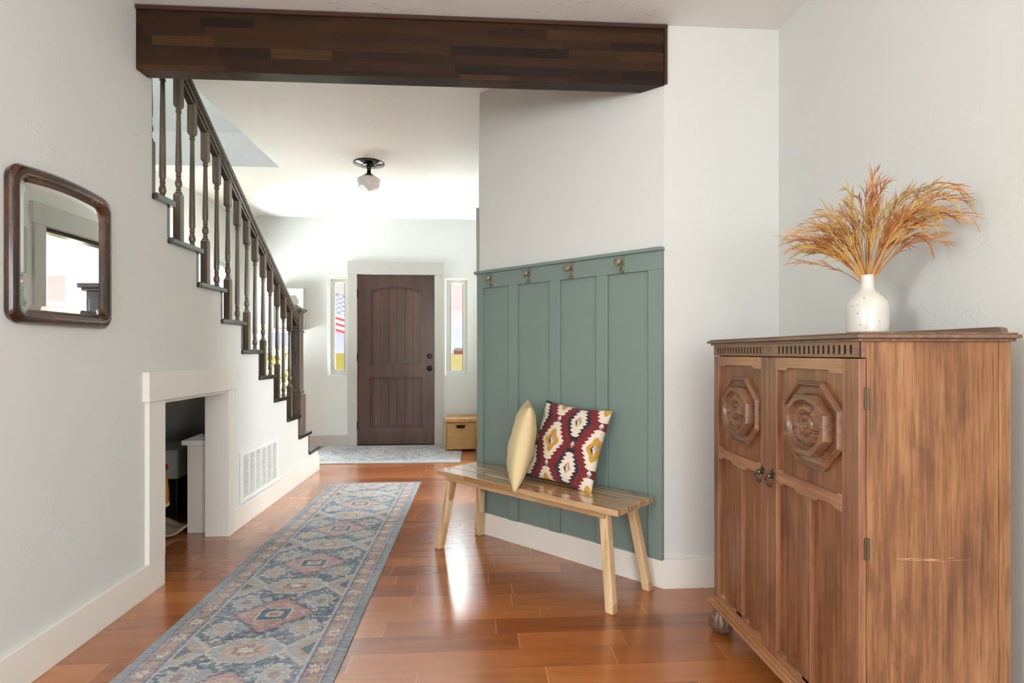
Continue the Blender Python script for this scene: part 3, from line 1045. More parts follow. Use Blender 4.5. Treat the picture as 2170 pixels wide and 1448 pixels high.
def make_hook(u, label):
    base = W45(u, 1.545, 0.024)
    t = thing('coat_hook', label, 'hook', base, 'coat hooks on the green rail')
    bm = w45box(u - 0.009, u + 0.009, 1.542, 1.632, 0.024, 0.031)
    obj('back_plate', bm, 'hook', t, bevel=0.003, segs=3)
    pts = [W45(u, 1.60, 0.028), W45(u, 1.588, 0.045), W45(u, 1.588, 0.062), W45(u, 1.592, 0.07)]
    obj('arm', tube(pts, [0.007, 0.007, 0.008, 0.009], 10), 'hook', t, smooth=True)
    T = Matrix.Translation(W45(u, 1.594, 0.066)) @ nrm.to_track_quat('Z', 'Y').to_matrix().to_4x4()
    obj('knob', lathe([(0.004, -0.004), (0.012, 0.0), (0.019, 0.008), (0.0205, 0.013), (0.017, 0.018), (0.001, 0.021)], 18, T), 'hook', t, smooth=True)
    pts = [W45(u, 1.575, 0.030), W45(u, 1.558, 0.038), W45(u, 1.548, 0.046), W45(u, 1.546, 0.054)]
    obj('lower_prong', tube(pts, [0.005, 0.006, 0.006, 0.006], 8), 'hook', t, smooth=True)
    return t


for x, l in zip((0.112, 0.324, 0.534, 0.754), hook_lab):
    make_hook((x - XH) * r2, l)

# ------------------------------------------------------------------ bench
bo = Vector((0.300, 2.905, 0))                # bench centre
ang = math.radians(-46.5)
TB = Matrix.Translation(bo) @ Matrix.Rotation(ang, 4, 'Z')
t = thing('wooden_bench', 'slatted light wood bench with splayed legs in front of the green panel', 'bench', (0, 0, 0))
t.location = bo
t.rotation_euler = (0, 0, ang)


def bobj(name, bm, mat, bevel=0.0, parent=None, **k):
    """mesh given in bench-local coordinates"""
    me = bpy.data.meshes.new(name)
    bmesh.ops.recalc_face_normals(bm, faces=bm.faces)
    bm.to_mesh(me)
    bm.free()
    me.materials.append(M[mat])
    o = bpy.data.objects.new(name, me)
    C.objects.link(o)
    o.parent = parent or t
    if bevel:
        md = o.modifiers.new('bevel', 'BEVEL')
        md.width = bevel
        md.segments = 2
        md.limit_method = 'ANGLE'
    return o


L2, W2 = 0.615, 0.158
ws = [(-W2, -0.056), (-0.050, 0.050), (0.056, W2)]
for a, c in ws:
    bobj('seat_board', box(-L2, L2, a, c, 0.424, 0.452), 'bench', 0.003)
bobj('apron', box(-L2 + 0.075, L2 - 0.075, -W2 + 0.012, -W2 + 0.034, 0.398, 0.424), 'bench', 0.002)
bobj('apron', box(-L2 + 0.075, L2 - 0.075, W2 - 0.034, W2 - 0.012, 0.398, 0.424), 'bench', 0.002)
for sx in (-1, 1):
    bobj('cross_rail', box(min(sx * 0.50, sx * 0.47), max(sx * 0.50, sx * 0.47), -W2 + 0.034, W2 - 0.034, 0.398, 0.424), 'bench', 0.002)
    for sy in (-1, 1):
        bm = bmesh.new()
        s = 0.0215
        tx, ty = sx * 0.520, sy * 0.112
        fx, fy = sx * 0.585, sy * 0.160
        add_hexa(bm, [(fx - s, fy - s, 0), (fx + s, fy - s, 0), (fx + s, fy + s, 0), (fx - s, fy + s, 0)],
                 [(tx - s, ty - s, 0.424), (tx + s, ty - s, 0.424), (tx + s, ty + s, 0.424), (tx - s, ty + s, 0.424)])
        bobj('leg', bm, 'bench_leg', 0.006)

# ------------------------------------------------------------------ cushions
def kilim_colour(a, b_):
    """a,b in 0..1 across the cushion front; a to the right, b up"""
    red, cream, gold, navy, grey = (118, 44, 48), (226, 213, 196), (196, 150, 60), (44, 48, 58), (158, 160, 166)
    n = math.sin(a * 91 + b_ * 57) * 0.5 + math.sin(b_ * 173 - a * 31) * 0.5
    col = tuple(c + 6 * n for c in red)
    # staggered lattice of stepped diamonds
    px_, py_ = 0.60, 0.56
    for i in range(-1, 3):
        for j in range(-2, 4):
            for kind in (0, 1):
                cx = 0.36 + i * px_ + (px_ / 2 if kind else 0)
                cy = 0.50 + j * py_ + (py_ / 2 if kind else 0)
                dx, dy = abs(a - cx), abs(b_ - cy)
                if dx < 0.26 and dy < 0.30:
                    step = 0.048
                    row = math.floor(dy / step)
                    tooth = 0.055 * (1 - abs((dy / step) % 1.0 - 0.35) / 0.65)

                    def zig(h, w):
                        return w * (1 - row * step / h) + tooth if dy < h else -1
                    if kind == 0:
                        if dx < zig(0.235, 0.112):
                            col = cream
                        if dx / 0.10 + dy / 0.175 < 1.0 - 0.10 * (row % 2):
                            col = gold
                    else:
                        if dx < zig(0.235, 0.125):
                            col = navy
                        if dx < zig(0.185, 0.072) - 0.004:
                            col = cream
                    if dx / 0.050 + dy / 0.075 < 1.0:
                        s_ = (1 if (a - cx) > 0 else 0) + (2 if (b_ - cy) > 0 else 0)
                        col = (navy, gold, (150, 70, 50), grey)[s_]
                        if dx / 0.022 + dy / 0.075 < 1.0:
                            col = grey if (a - cx) * (b_ - cy) > 0 else cream
    # small accents between
    for i in range(-1, 3):
        for j in range(-2, 4):
            for ox, oy in ((0.30, 0.0), (0.0, 0.28)):
                cx, cy = 0.36 + ox + i * px_, 0.50 + oy + j * py_
                dx, dy = abs(a - cx), abs(b_ - cy)
                if dx / 0.03 + dy / 0.045 < 1:
                    col = grey if b_ < cy else cream
    return col


def cushion(name, size, thick, T, mat, n=40, colour=None, seed=1, label=None, cat='cushion', wrinkle=0.004):
    rnd = random.Random(seed)
    ph = [rnd.uniform(0, 6.28) for _ in range(6)]
    bm = bmesh.new()
    cl = bm.loops.layers.float_color.new('Col') if colour else None
    grid = {}

    def pos(i, j, side):
        u, v = 2 * i / n - 1, 2 * j / n - 1
        # edges bow inwards between the pointed corners
        pu = u * (1 - 0.085 * (1 - v * v) * abs(u) ** 3)
        pv = v * (1 - 0.085 * (1 - u * u) * abs(v) ** 3)
        hgt = ((1 - u ** 2) * (1 - v ** 2)) ** 0.42 * thick
        hgt += wrinkle * (math.sin(5 * u + 3 * v + ph[0]) + 0.6 * math.sin(11 * v - 4 * u + ph[1])) * (1 - u * u) * (1 - v * v) * 2
        return Vector((pu * size / 2, side * hgt, pv * size / 2))
    for side in (-1, 1):
        for i in range(n + 1):
            for j in range(n + 1):
                if side == 1 and (i in (0, n) or j in (0, n)):
                    grid[(side, i, j)] = grid[(-1, i, j)]
                else:
                    grid[(side, i, j)] = bm.verts.new(T @ pos(i, j, side))
    for side in (-1, 1):
        for i in range(n):
            for j in range(n):
                vs = [grid[(side, i, j)], grid[(side, i + 1, j)], grid[(side, i + 1, j + 1)], grid[(side, i, j + 1)]]
                f = bm.faces.new(vs if side == -1 else list(reversed(vs)))
                if colour:
                    order = [(i, j), (i + 1, j), (i + 1, j + 1), (i, j + 1)]
                    if side == 1:
                        order.reverse()
                    c = colour((i + 0.5) / n, (j + 0.5) / n)
                    c = hexc(*[min(255, max(0, q_)) for q_ in c])
                    for lp in f.loops:
                        lp[cl] = c
    o = obj(name, bm, mat, smooth=True, angle=0)
    tag(o, label, cat)
    return o


def frame_from(px, pz, origin):
    """matrix whose local x runs along px, local z along pz"""
    x = Vector(px).normalized()
    z = Vector(pz)
    z = (z - x * z.dot(x)).normalized()
    y = z.cross(x)
    Mx = Matrix((x, y, z)).transposed().to_4x4()
    return Matrix.Translation(origin) @ Mx


# patterned cushion: bottom edge on the bench, top against the panel
bl, br = Vector((0.283, 2.955, 0.458)), Vector((0.575, 2.655, 0.458))
tl_, tr_ = Vector((0.367, 3.078, 0.865)), Vector((0.672, 2.765, 0.84))
ctr = (bl + br + tl_ + tr_) / 4
Tk = frame_from(br - bl, (tl_ + tr_) / 2 - (bl + br) / 2, ctr + Vector((0.0, 0.0, 0.0)))
Tk = Tk @ Matrix.Rotation(math.radians(4), 4, 'Y')
cushion('patterned_cushion', 0.435, 0.062, Tk, 'kilim', 190, kilim_colour, 5, 'red kilim-patterned square cushion with white, gold and navy diamonds', wrinkle=0.003)
# plain cushion, seen nearly edge-on
bf, bb = Vector((0.197, 2.715, 0.452)), Vector((0.222, 3.09, 0.455))
tf, tb = Vector((0.292, 2.73, 0.862)), Vector((0.285, 3.11, 0.872))
ctr = (bf + bb + tf + tb) / 4 + Vector((-0.012, 0, 0))
Ty = frame_from(bb - bf, (tf + tb) / 2 - (bf + bb) / 2, ctr)
cushion('plain_cushion', 0.43, 0.066, Ty, 'yellow', 60, None, 9, 'plain pale yellow square cushion standing on edge on the bench', wrinkle=0.0018)

# ------------------------------------------------------------------ rugs
def rug_pattern(W_, L_, nx, ny, end_border=True, washed=0.0, seed=2):
    rs = np.random.RandomState(seed)

    def fbm(scale_a, scale_b, octs=3):
        out = np.zeros((ny, nx))
        amp = 1.0
        for o_ in range(octs):
            ga, gb = max(2, int(nx / scale_a)), max(2, int(ny / scale_b))
            g = rs.rand(gb + 2, ga + 2)
            yy = np.linspace(0, gb, ny)
            xx = np.linspace(0, ga, nx)
            y0 = yy.astype(int)
            x0 = xx.astype(int)
            fy = (yy - y0)[:, None]
            fx = (xx - x0)[None, :]
            v = g[y0][:, x0] * (1 - fy) * (1 - fx) + g[y0 + 1][:, x0] * fy * (1 - fx) + g[y0][:, x0 + 1] * (1 - fy) * fx + g[y0 + 1][:, x0 + 1] * fy * fx
            out += amp * v
            amp *= 0.6
            scale_a /= 2
            scale_b /= 2
            scale_a, scale_b = max(scale_a, 1), max(scale_b, 1)
        return (out - out.mean()) / (out.std() + 1e-6)
    a = np.linspace(-W_ / 2, W_ / 2, nx)[None, :].repeat(ny, 0)
    b = np.linspace(0, L_, ny)[:, None].repeat(nx, 1)
    wob = fbm(5, 3, 2) * 0.0012
    aw, bw = a + wob, b + fbm(4, 4, 2) * 0.003
    blue, slate = np.array([92, 112, 130.]), np.array([70, 92, 112.])
    pink, cream = np.array([172, 130, 128.]), np.array([200, 192, 178.])
    greyb, tan = np.array([150, 156, 164.]), np.array([176, 148, 122.])
    navy, mauve = np.array([66, 76, 92.]), np.array([142, 124, 126.])
    col = np.zeros((ny, nx, 3)) + blue
    n1 = fbm(10, 7, 3)
    col[n1 > 0.6] = slate
    # scattered little motifs in the field
    n2 = fbm(5, 3.5, 2)
    col[n2 > 0.9] = greyb
    col[n2 > 1.35] = cream
    col[n2 < -1.5] = navy * 0.85
    n3 = fbm(5, 4, 2)
    col[n3 > 1.35] = mauve
    n4 = fbm(8, 6, 2)
    col[n4 > 1.7] = tan

    def q(v, s):
        return np.floor(v / s) * s
    P = 0.58
    # side palmettes
    for k in range(-1, int(L_ / P) + 2):
        for sgn in (-1, 1):
            for off in (0.17, 0.41):
                cy = 0.12 + k * P + off
                da, db = aw - sgn * 0.165, bw - cy
                r = np.hypot(da / 0.055, db / 0.065)
                th = np.arctan2(db, da)
                r2_ = r * (1 + 0.13 * np.cos(9 * th))
                col[r2_ < 1.0] = cream * 0.93
                col[(r2_ < 0.8) & (r2_ > 0.55)] = greyb
                col[(r2_ < 0.42)] = tan if off < 0.3 else mauve
                # leaves
                r = np.hypot((aw - sgn * 0.09) / 0.03, (bw - cy - 0.01) / 0.045)
                col[(r < 1) & (n1 > -0.3)] = greyb
        # half hexagons at the field edge
        for sgn in (-1, 1):
            cy = 0.12 + k * P
            da, db = np.abs(aw - sgn * 0.245), np.abs(bw - cy)
            s_ = q(da, 0.008) / 0.115 + q(db, 0.008) / 0.12
            col[s_ < 1.0] = cream * 0.92
            col[(s_ < 0.8)] = greyb
            col[(s_ < 0.55)] = tan * 0.98
            col[(s_ < 0.3)] = slate
        # medallions down the middle
        cy = 0.12 + k * P + P / 2
        da, db = np.abs(aw), np.abs(bw - cy)
        s_ = q(da, 0.012) / 0.155 + q(db, 0.010) / 0.145
        col[s_ < 1.06] = navy
        col[s_ < 1.0] = pink
        col[(s_ < 0.80) & (s_ > 0.76)] = cream * 0.9
        col[(s_ < 0.66) & (s_ > 0.6) & (n2 > 0)] = cream * 0.9
        m_ = (da < 0.062) & (db < 0.048)
        col[(da < 0.07) & (db < 0.055)] = cream
        col[m_] = slate
        col[(da < 0.035) & (db < 0.026)] = cream * 0.9
        col[(da < 0.018) & (db < 0.014)] = pink * 0.9
        cy = 0.12 + k * P
        db = np.abs(bw - cy)
        s_ = np.maximum(q(da, 0.01) / 0.16 + q(db, 0.01) / 0.13, da / 0.15)
        s_ = np.maximum(s_, db / 0.085)
        col[s_ < 1.0] = cream
        col[s_ < 0.9] = greyb * 1.05
        th = np.arctan2(bw - cy, aw)
        r = np.hypot(da / 0.085, db / 0.055) * (1 + 0.2 * np.cos(8 * th))
        col[(r < 1.0)] = tan * 1.1
        col[(r < 0.62)] = mauve
        col[(r < 0.35)] = cream
    # borders
    dist = W_ / 2 - np.abs(aw)
    if end_border:
        dist = np.minimum(dist, np.minimum(bw, L_ - bw))
    bwid = 0.135
    along = np.where(W_ / 2 - np.abs(aw) < np.minimum(bw, L_ - bw) if end_border else np.ones_like(aw, bool), bw, aw)
    mB = dist < bwid
    col[mB] = mauve * 1.03
    nb = fbm(5, 5, 2)
    n1b = fbm(4, 4, 2)
    col[mB & (nb > 0.7)] = pink * 0.92
    col[mB & (nb < -0.8)] = blue
    col[mB & (n1b > 1.2)] = greyb
    pr = 0.125
    ph = (along / pr) % 1.0 - 0.5
    da, db = (dist - 0.082) / 0.034, ph * pr / 0.034
    r = np.hypot(da, db)
    th = np.arctan2(db, da)
    rr = r * (1 + 0.28 * np.cos(8 * th))
    col[mB & (rr < 1.0)] = pink * 0.88
    col[mB & (rr < 0.72) & (n1b > -0.9)] = cream
    col[mB & (rr < 0.28)] = tan
    ph2 = ((along / pr) + 0.5) % 1.0 - 0.5
    rr = np.hypot((dist - 0.082) / 0.02, ph2 * pr / 0.022)
    col[mB & (rr < 1.0)] = tan * 0.95
    for lo_, hi_, cc in ((0.125, 0.135, greyb * 1.1), (0.115, 0.120, navy * 1.2), (0.044, 0.050, greyb), (0.0, 0.03, np.array([128, 138, 148.])), (0.03, 0.038, mauve), (0.038, 0.042, navy * 1.25)):
        col[(dist >= lo_) & (dist < hi_)] = cc
    # worn, streaky wash across the width
    streak = fbm(16, 1.3, 2)[:, :, None]
    wash = fbm(60, 60, 3)[:, :, None]
    fine_ = fbm(3, 1.5, 1)[:, :, None]
    col = col + streak * 8 + wash * 4 + fine_ * 7
    f = np.clip(0.24 + 0.06 * wash + washed, 0, 0.85)
    col = col * (1 - f) + np.array([176, 180, 182.]) * f
    return np.clip(col, 20, 250)


def rug(name, x0, x1, y0, y1, nx, ny, along_y, label, washed=0.0, seed=2, rotz=0.0):
    if along_y:
        col = rug_pattern(x1 - x0, y1 - y0, nx, ny, True, washed, seed)
    else:
        col = rug_pattern(y1 - y0, x1 - x0, ny, nx, True, washed, seed).transpose(1, 0, 2)
    c = col / 255.0
    lin = np.where(c <= 0.04045, c / 12.92, ((c + 0.055) / 1.055) ** 2.4)
    X, Y = np.meshgrid(np.linspace(x0, x1, nx), np.linspace(y0, y1, ny))
    cxm, cym = (x0 + x1) / 2, (y0 + y1) / 2
    Z = np.full_like(X, 0.006)
    co = np.stack([X - cxm, Y - cym, Z], -1).reshape(-1, 3)
    idx = np.arange(nx * ny).reshape(ny, nx)
    quads = np.stack([idx[:-1, :-1], idx[:-1, 1:], idx[1:, 1:], idx[1:, :-1]], -1).reshape(-1, 4)
    # skirt down to the floor
    ring = np.concatenate([idx[0, :], idx[1:, -1], idx[-1, -2::-1], idx[-2:0:-1, 0]])
    low = co[ring].copy()
    low[:, 2] = 0.0
    base = len(co)
    nr = len(ring)
    j = np.arange(nr)
    sk = np.stack([ring[j], base + j, base + (j + 1) % nr, ring[(j + 1) % nr]], -1)
    allco = np.concatenate([co, low])
    faces = np.concatenate([quads, sk])
    me = bpy.data.meshes.new(name)
    me.vertices.add(len(allco))
    me.vertices.foreach_set('co', allco.astype(np.float32).ravel())
    me.loops.add(faces.size)
    me.loops.foreach_set('vertex_index', faces.astype(np.int32).ravel())
    me.polygons.add(len(faces))
    me.polygons.foreach_set('loop_start', (np.arange(len(faces)) * 4).astype(np.int32))
    me.update(calc_edges=True)
    ca = me.color_attributes.new('Col', 'FLOAT_COLOR', 'POINT')
    full = np.ones((len(allco), 4), np.float32)
    full[:base, :3] = lin.reshape(-1, 3)
    full[base:, :3] = 0.12
    ca.data.foreach_set('color', full.ravel())
    me.materials.append(M['rug'])
    o = bpy.data.objects.new(name, me)
    o.location = (cxm, cym, 0.0)
    o.rotation_euler = (0, 0, rotz)
    C.objects.link(o)
    tag(o, label, 'rug')
    return o


rug('runner_rug', -1.26, -0.494, 1.45, 4.85, 270, 1080, True, 'long faded blue and pink runner rug down the hall floor', seed=4)
rug('entry_mat', -1.83, -0.176, 5.705, 6.78, 300, 200, False, 'pale grey-blue rug in front of the front door', washed=0.35, seed=8)

# ------------------------------------------------------------------ mirror on the left wall
def mirror_outline(y0, y1, z0, z1, crown, r, n=7):
    """rounded lower corners, gently crowned top with rounded shoulders"""
    pts = []

    def arc(cy, cz, a0, a1, rr):
        for i in range(n + 1):
            a = a0 + (a1 - a0) * i / n
            pts.append((cy + rr * math.cos(a), cz + rr * math.sin(a)))
    arc(y0 + r, z0 + r, PI, 1.5 * PI, r)
    arc(y1 - r, z0 + r, 1.5 * PI, 2 * PI, r)
    ym = (y0 + y1) / 2
    rt = r * 1.25
    arc(y1 - rt, z1 - rt, 0, PI / 2 - 0.12, rt)
    for i in range(1, 12):
        u = 1 - 2 * i / 12
        pts.append((ym + (y1 - y0 - 2 * rt) / 2 * u, z1 + crown * (1 - u * u)))
    arc(y0 + rt, z1 - rt, PI / 2 + 0.12, PI, rt)
    return pts


t = thing('wall_mirror', 'mirror in a dark rounded walnut frame hanging on the left wall', 'mirror', (XL, 2.16, 1.24))
ya, yb, za, zb_ = 1.905, 2.40, 1.242, 1.772
outl = mirror_outline(ya, yb, za, zb_, 0.012, 0.042)
prof = [(0.0, 0.002), (-0.004, 0.018), (0.006, 0.030), (0.022, 0.034), (0.036, 0.026), (0.044, 0.016), (0.05, 0.010)]
bm = bmesh.new()
cyy, czz = (ya + yb) / 2, (za + zb_) / 2
rings = []
for ins, hh in prof:
    ring = []
    for (y, z) in outl:
        wy = (yb - ya) / 2
        wz = (zb_ - za) / 2
        ring.append(bm.verts.new((XL + hh, cyy + (y - cyy) * (wy - ins) / wy, czz + (z - czz) * (wz - ins) / wz)))
    rings.append(ring)
for a, c in zip(rings, rings[1:]):
    for i in range(len(a)):
        j = (i + 1) % len(a)
        bm.faces.new([a[i], a[j], c[j], c[i]])
obj('mirror_frame', bm, 'mirror_frame', t, smooth=True, angle=60)


def ins(pts, k):
    wy = (yb - ya) / 2
    wz = (zb_ - za) / 2
    return [(cyy + (y - cyy) * (wy - k) / wy, czz + (z - czz) * (wz - k) / wz) for y, z in pts]


g0, g1 = ins(outl, 0.047), ins(outl, 0.062)
bm = bmesh.new()
R0 = [bm.verts.new((XL + 0.0125, y, z)) for y, z in g0]
R1 = [bm.verts.new((XL + 0.0150, y, z)) for y, z in g1]
for i in range(len(R0)):
    j = (i + 1) % len(R0)
    bm.faces.new([R0[i], R0[j], R1[j], R1[i]])
bm.faces.new(R1)
R2 = [bm.verts.new((XL + 0.002, y, z)) for y, z in g0]
for i in range(len(R0)):
    j = (i + 1) % len(R0)
    bm.faces.new([R2[i], R2[j], R0[j], R0[i]])
bm.faces.new(R2)
obj('mirror_glass', bm, 'mirror', t)

# ------------------------------------------------------------------ carved oak cabinet
CX, CY0, CY1, CXB = 0.967, 1.335, 2.190, 1.378     # door face, near side, far side, back
SZ = lambda z: 1.14 + (z - 1.14) * 0.987
t = thing('oak_cabinet', 'carved brown oak cabinet with two octagon-medallion doors against the right wall', 'cabinet', ((CX + CXB) / 2, (CY0 + CY1) / 2, 0))
ZT, ZF1, ZF0, ZB0 = 1.172, 1.168, 1.127, 0.146
# carcass: side boards, top, back, bottom
car = obj('carcass', box((CX + 0.022, CXB, CY0 + 0.012, CY0 + 0.03, 0.10, ZF1), (CX + 0.022, CXB, CY1 - 0.03, CY1, 0.10, ZF1), (CXB - 0.015, CXB, CY0 + 0.012, CY1, 0.10, ZF1), (CX + 0.03, CXB, CY0 + 0.02, CY1 - 0.02, 0.10, 0.12)), 'oak_side', t)
obj('corner_post', box((CX + 0.021, CX + 0.052, CY0, CY0 + 0.03, 0.10, ZF1)), 'oak_post', t, bevel=0.0015)
obj('corner_post', box((CXB - 0.032, CXB, CY0, CY0 + 0.03, 0.10, ZF1)), 'oak_post', t, bevel=0.0015)
obj('side_panel', box((CX + 0.053, CXB - 0.033, CY0 + 0.002, CY0 + 0.02, 0.10, ZF1)), 'oak_side', t, bevel=0.001)
# top slab with stepped moulded edge
bm = box((CX - 0.006, CXB + 0.006, CY0 - 0.010, CY1 + 0.02, ZF1, ZF1 + 0.008), (CX - 0.016, CXB + 0.01, CY0 - 0.022, CY1 + 0.034, ZF1 + 0.008, ZF1 + 0.018), (CX - 0.008, CXB + 0.006, CY0 - 0.014, CY1 + 0.024, ZF1 + 0.018, ZF1 + 0.023))
obj('cabinet_top', bm, 'oak_top', t, bevel=0.003, segs=3)
zt = ZF1 + 0.023
pg = [(CY0 + 0.004, zt), (CY1, zt), (CY1, zt + 0.016), (CY0 + 0.02, zt + 0.016), (CY0 + 0.008, zt + 0.012)]
obj('back_ledge', prism(pg, [], CXB - 0.02, CXB - 0.002, YZ), 'oak_top', t, bevel=0.002)
# frieze with slots
slots = []
ns = 16


def stadium(yc, z0, z1, r):
    pts = [(yc + r * math.cos(a), z1 - r + r * math.sin(a)) for a in [PI * i / 6 for i in range(7)]]
    pts += [(yc + r * math.cos(a), z0 + r + r * math.sin(a)) for a in [PI + PI * i / 6 for i in range(7)]]
    return pts


for i in range(ns):
    slots.append(stadium(1.366 + (1.705 - 1.366) * i / (ns - 1) , 1.1345, 1.1605, 0.0052))
    slots.append(stadium(1.822 + (2.152 - 1.822) * i / (ns - 1), 1.1345, 1.1605, 0.0052))
circ = [(1.762 + 0.0165 * math.cos(2 * PI * i / 24), 1.1475 + 0.0165 * math.sin(2 * PI * i / 24)) for i in range(24)]
slots.append(circ)
fz = obj('frieze', prism(rect(CY0, CY1, ZF0, ZF1), slots, CX, CX + 0.0014, YZ), 'oak_dark', t)
obj('frieze_backing', box((CX + 0.0014, CX + 0.006, CY0 + 0.002, CY1, ZF0, ZF1)), 'slot', fz)
obj('frieze_block', box((CX + 0.006, CX + 0.021, CY0, CY1, ZF0, ZF1)), 'oak_dark', fz)
bm = bmesh.new()
R_ = []
for ri in range(8):
    r = 0.0001 + 0.0164 * ri / 7
    ring = []
    for i in range(24):
        a = 2 * PI * i / 24
        h_ = 0.004 + 0.004 * abs(math.cos(2 * a)) * math.sin(min(1, r / 0.0164) * PI) + (0.004 if ri < 2 else 0)
        ring.append(bm.verts.new((CX + 0.0012 - h_ * 0.7 + 0.002, 1.762 + r * math.cos(a), 1.1475 + r * math.sin(a))))
    R_.append(ring)
for a, c in zip(R_, R_[1:]):
    for i in range(24):
        j = (i + 1) % 24
        bm.faces.new([a[i], a[j], c[j], c[i]])
obj('frieze_rosette', bm, 'oak_top', fz, smooth=True, angle=0)


def medallion(yc, zc, ay, az, parent):
    """octagonal stepped moulding round a raised plate carved with a five petalled rose"""
    S = 240

    def octr(a):
        m_ = (a % (PI / 4)) - PI / 8
        return 1 / math.cos(m_) if True else 1
    prof = [(1.0, -0.004), (1.0, 0.008), (0.985, 0.0105), (0.965, 0.0105), (0.955, 0.013), (0.94, 0.016), (0.92, 0.0165), (0.90, 0.014), (0.895, 0.010), (0.88, 0.009), (0.87, 0.005), (0.70, 0.002)]
    bm = bmesh.new()

    def P(a, r, h_):
        return bm.verts.new((CX + 0.009 - h_, yc + ay * r * math.cos(a), zc + az * r * math.sin(a)))
    rings = []
    for r, h_ in prof:
        rings.append([P(2 * PI * i / S, r * octr(2 * PI * i / S + PI / 8 + 0.0), h_) for i in range(S)])
    for a, c in zip(rings, rings[1:]):
        for i in range(S):
            j = (i + 1) % S
            bm.faces.new([a[i], a[j], c[j], c[i]])
    f = obj('octagon_moulding', bm, 'oak_dark', parent, smooth=True, angle=25)
    bm = bmesh.new()
    rings = []
    for r, h_ in ((0.69, 0.000), (0.69, 0.031), (0.68, 0.033), (0.58, 0.033)):
        kk = 1.0 if r > 0.6 else 0
        rings.append([P(2 * PI * i / S, r * (octr(2 * PI * i / S + PI / 8) if kk else 1.0), h_) for i in range(S)])
    nr = 60
    for k in range(1, nr + 1):
        r = 0.58 * (1 - k / nr) + 0.0008
        q_ = r / 0.58
        ring = []
        for i in range(S):
            a = 2 * PI * i / S
            h_ = 0.032
            # dish
            if q_ > 0.90:
                h_ -= 0.012 * math.sin((1 - q_) / 0.10 * PI / 2)
            else:
                h_ -= 0.012
                sw = 0.30 * (q_ - 0.6)                                      # boundaries curl like petals
                aa = ((a + sw - PI / 2 + PI / 5) % (2 * PI / 5)) - PI / 5
                gap = (PI / 5 - abs(aa)) * q_
                if q_ > 0.43:          # outer ring of petals
                    s_ = min(1.0, (q_ - 0.43) / 0.44)
                    h_ += 0.0095 * max(0.0, math.sin(PI * s_)) ** 0.6
                    if s_ > 0.72:
                        h_ += 0.0012 * math.cos(15 * aa)
                    w_ = 0.055 * math.sin(PI * min(1, max(0, (s_ - 0.35) / 0.65)))
                    if gap < w_ * 0.75:
                        h_ += 0.0025
                    elif gap < w_ + 0.012:
                        h_ -= 0.006
                elif q_ > 0.17:
                    s_ = (q_ - 0.17) / 0.26
                    h_ += 0.0085 * math.sin(PI * s_) ** 0.6
                    if gap < 0.012:
                        h_ -= 0.004
                else:
                    h_ += 0.009 * math.sqrt(max(0, 1 - (q_ / 0.15) ** 2)) + 0.0012 * math.cos(6 * a) * (1 if 0.03 < q_ < 0.14 else 0)
            ring.append(P(a, r, h_))
        rings.append(ring)
    for a, c in zip(rings, rings[1:]):
        for i in range(S):
            j = (i + 1) % S
            bm.faces.new([a[i], a[j], c[j], c[i]])
    bm.faces.new(rings[-1])
    obj('carved_rose_plate', bm, 'oak_dark', parent, smooth=True, angle=50)


def shaped_rail(y0, y1, zc, h0, notch, top=True, bot=True, d0=0.0, d1=0.016, T=0.012):
    """flat rail whose lower/upper edge steps out at both ends"""
    s = notch
    e_ = 0.05
    up = [(y1, zc + h0 + (s if top else 0)), (y1 - e_, zc + h0 + (s if top else 0)), (y1 - e_ - T, zc + h0), (y0 + e_ + T, zc + h0), (y0 + e_, zc + h0 + (s if top else 0)), (y0, zc + h0 + (s if top else 0))]
    dn = [(y0, zc - h0 - (s if bot else 0)), (y0 + e_, zc - h0 - (s if bot else 0)), (y0 + e_ + T, zc - h0), (y1 - e_ - T, zc - h0), (y1 - e_, zc - h0 - (s if bot else 0)), (y1, zc - h0 - (s if bot else 0))]
    return up + dn


def strip_rail(low, high, x0, x1):
    """rail between two piecewise-linear edges, built as columns"""
    ys = sorted(set([p[0] for p in low] + [p[0] for p in high]))

    def at_(pl, y):
        for (ya, za), (yb, zb_) in zip(pl, pl[1:]):
            if ya - 1e-9 <= y <= yb + 1e-9:
                return za if abs(yb - ya) < 1e-9 else za + (zb_ - za) * (y - ya) / (yb - ya)
        return pl[-1][1]
    bm = bmesh.new()
    F = [(bm.verts.new((x0, y, at_(low, y))), bm.verts.new((x0, y, at_(high, y)))) for y in ys]
    B = [(bm.verts.new((x1, y, at_(low, y))), bm.verts.new((x1, y, at_(high, y)))) for y in ys]
    for i in range(len(ys) - 1):
        bm.faces.new([F[i][0], F[i + 1][0], F[i + 1][1], F[i][1]])
        bm.faces.new([B[i][0], B[i][1], B[i + 1][1], B[i + 1][0]])
        bm.faces.new([F[i][1], F[i + 1][1], B[i + 1][1], B[i][1]])
        bm.faces.new([F[i][0], B[i][0], B[i + 1][0], F[i + 1][0]])
    bm.faces.new([F[0][0], F[0][1], B[0][1], B[0][0]])
    bm.faces.new([F[-1][0], B[-1][0], B[-1][1], F[-1][1]])
    return bm


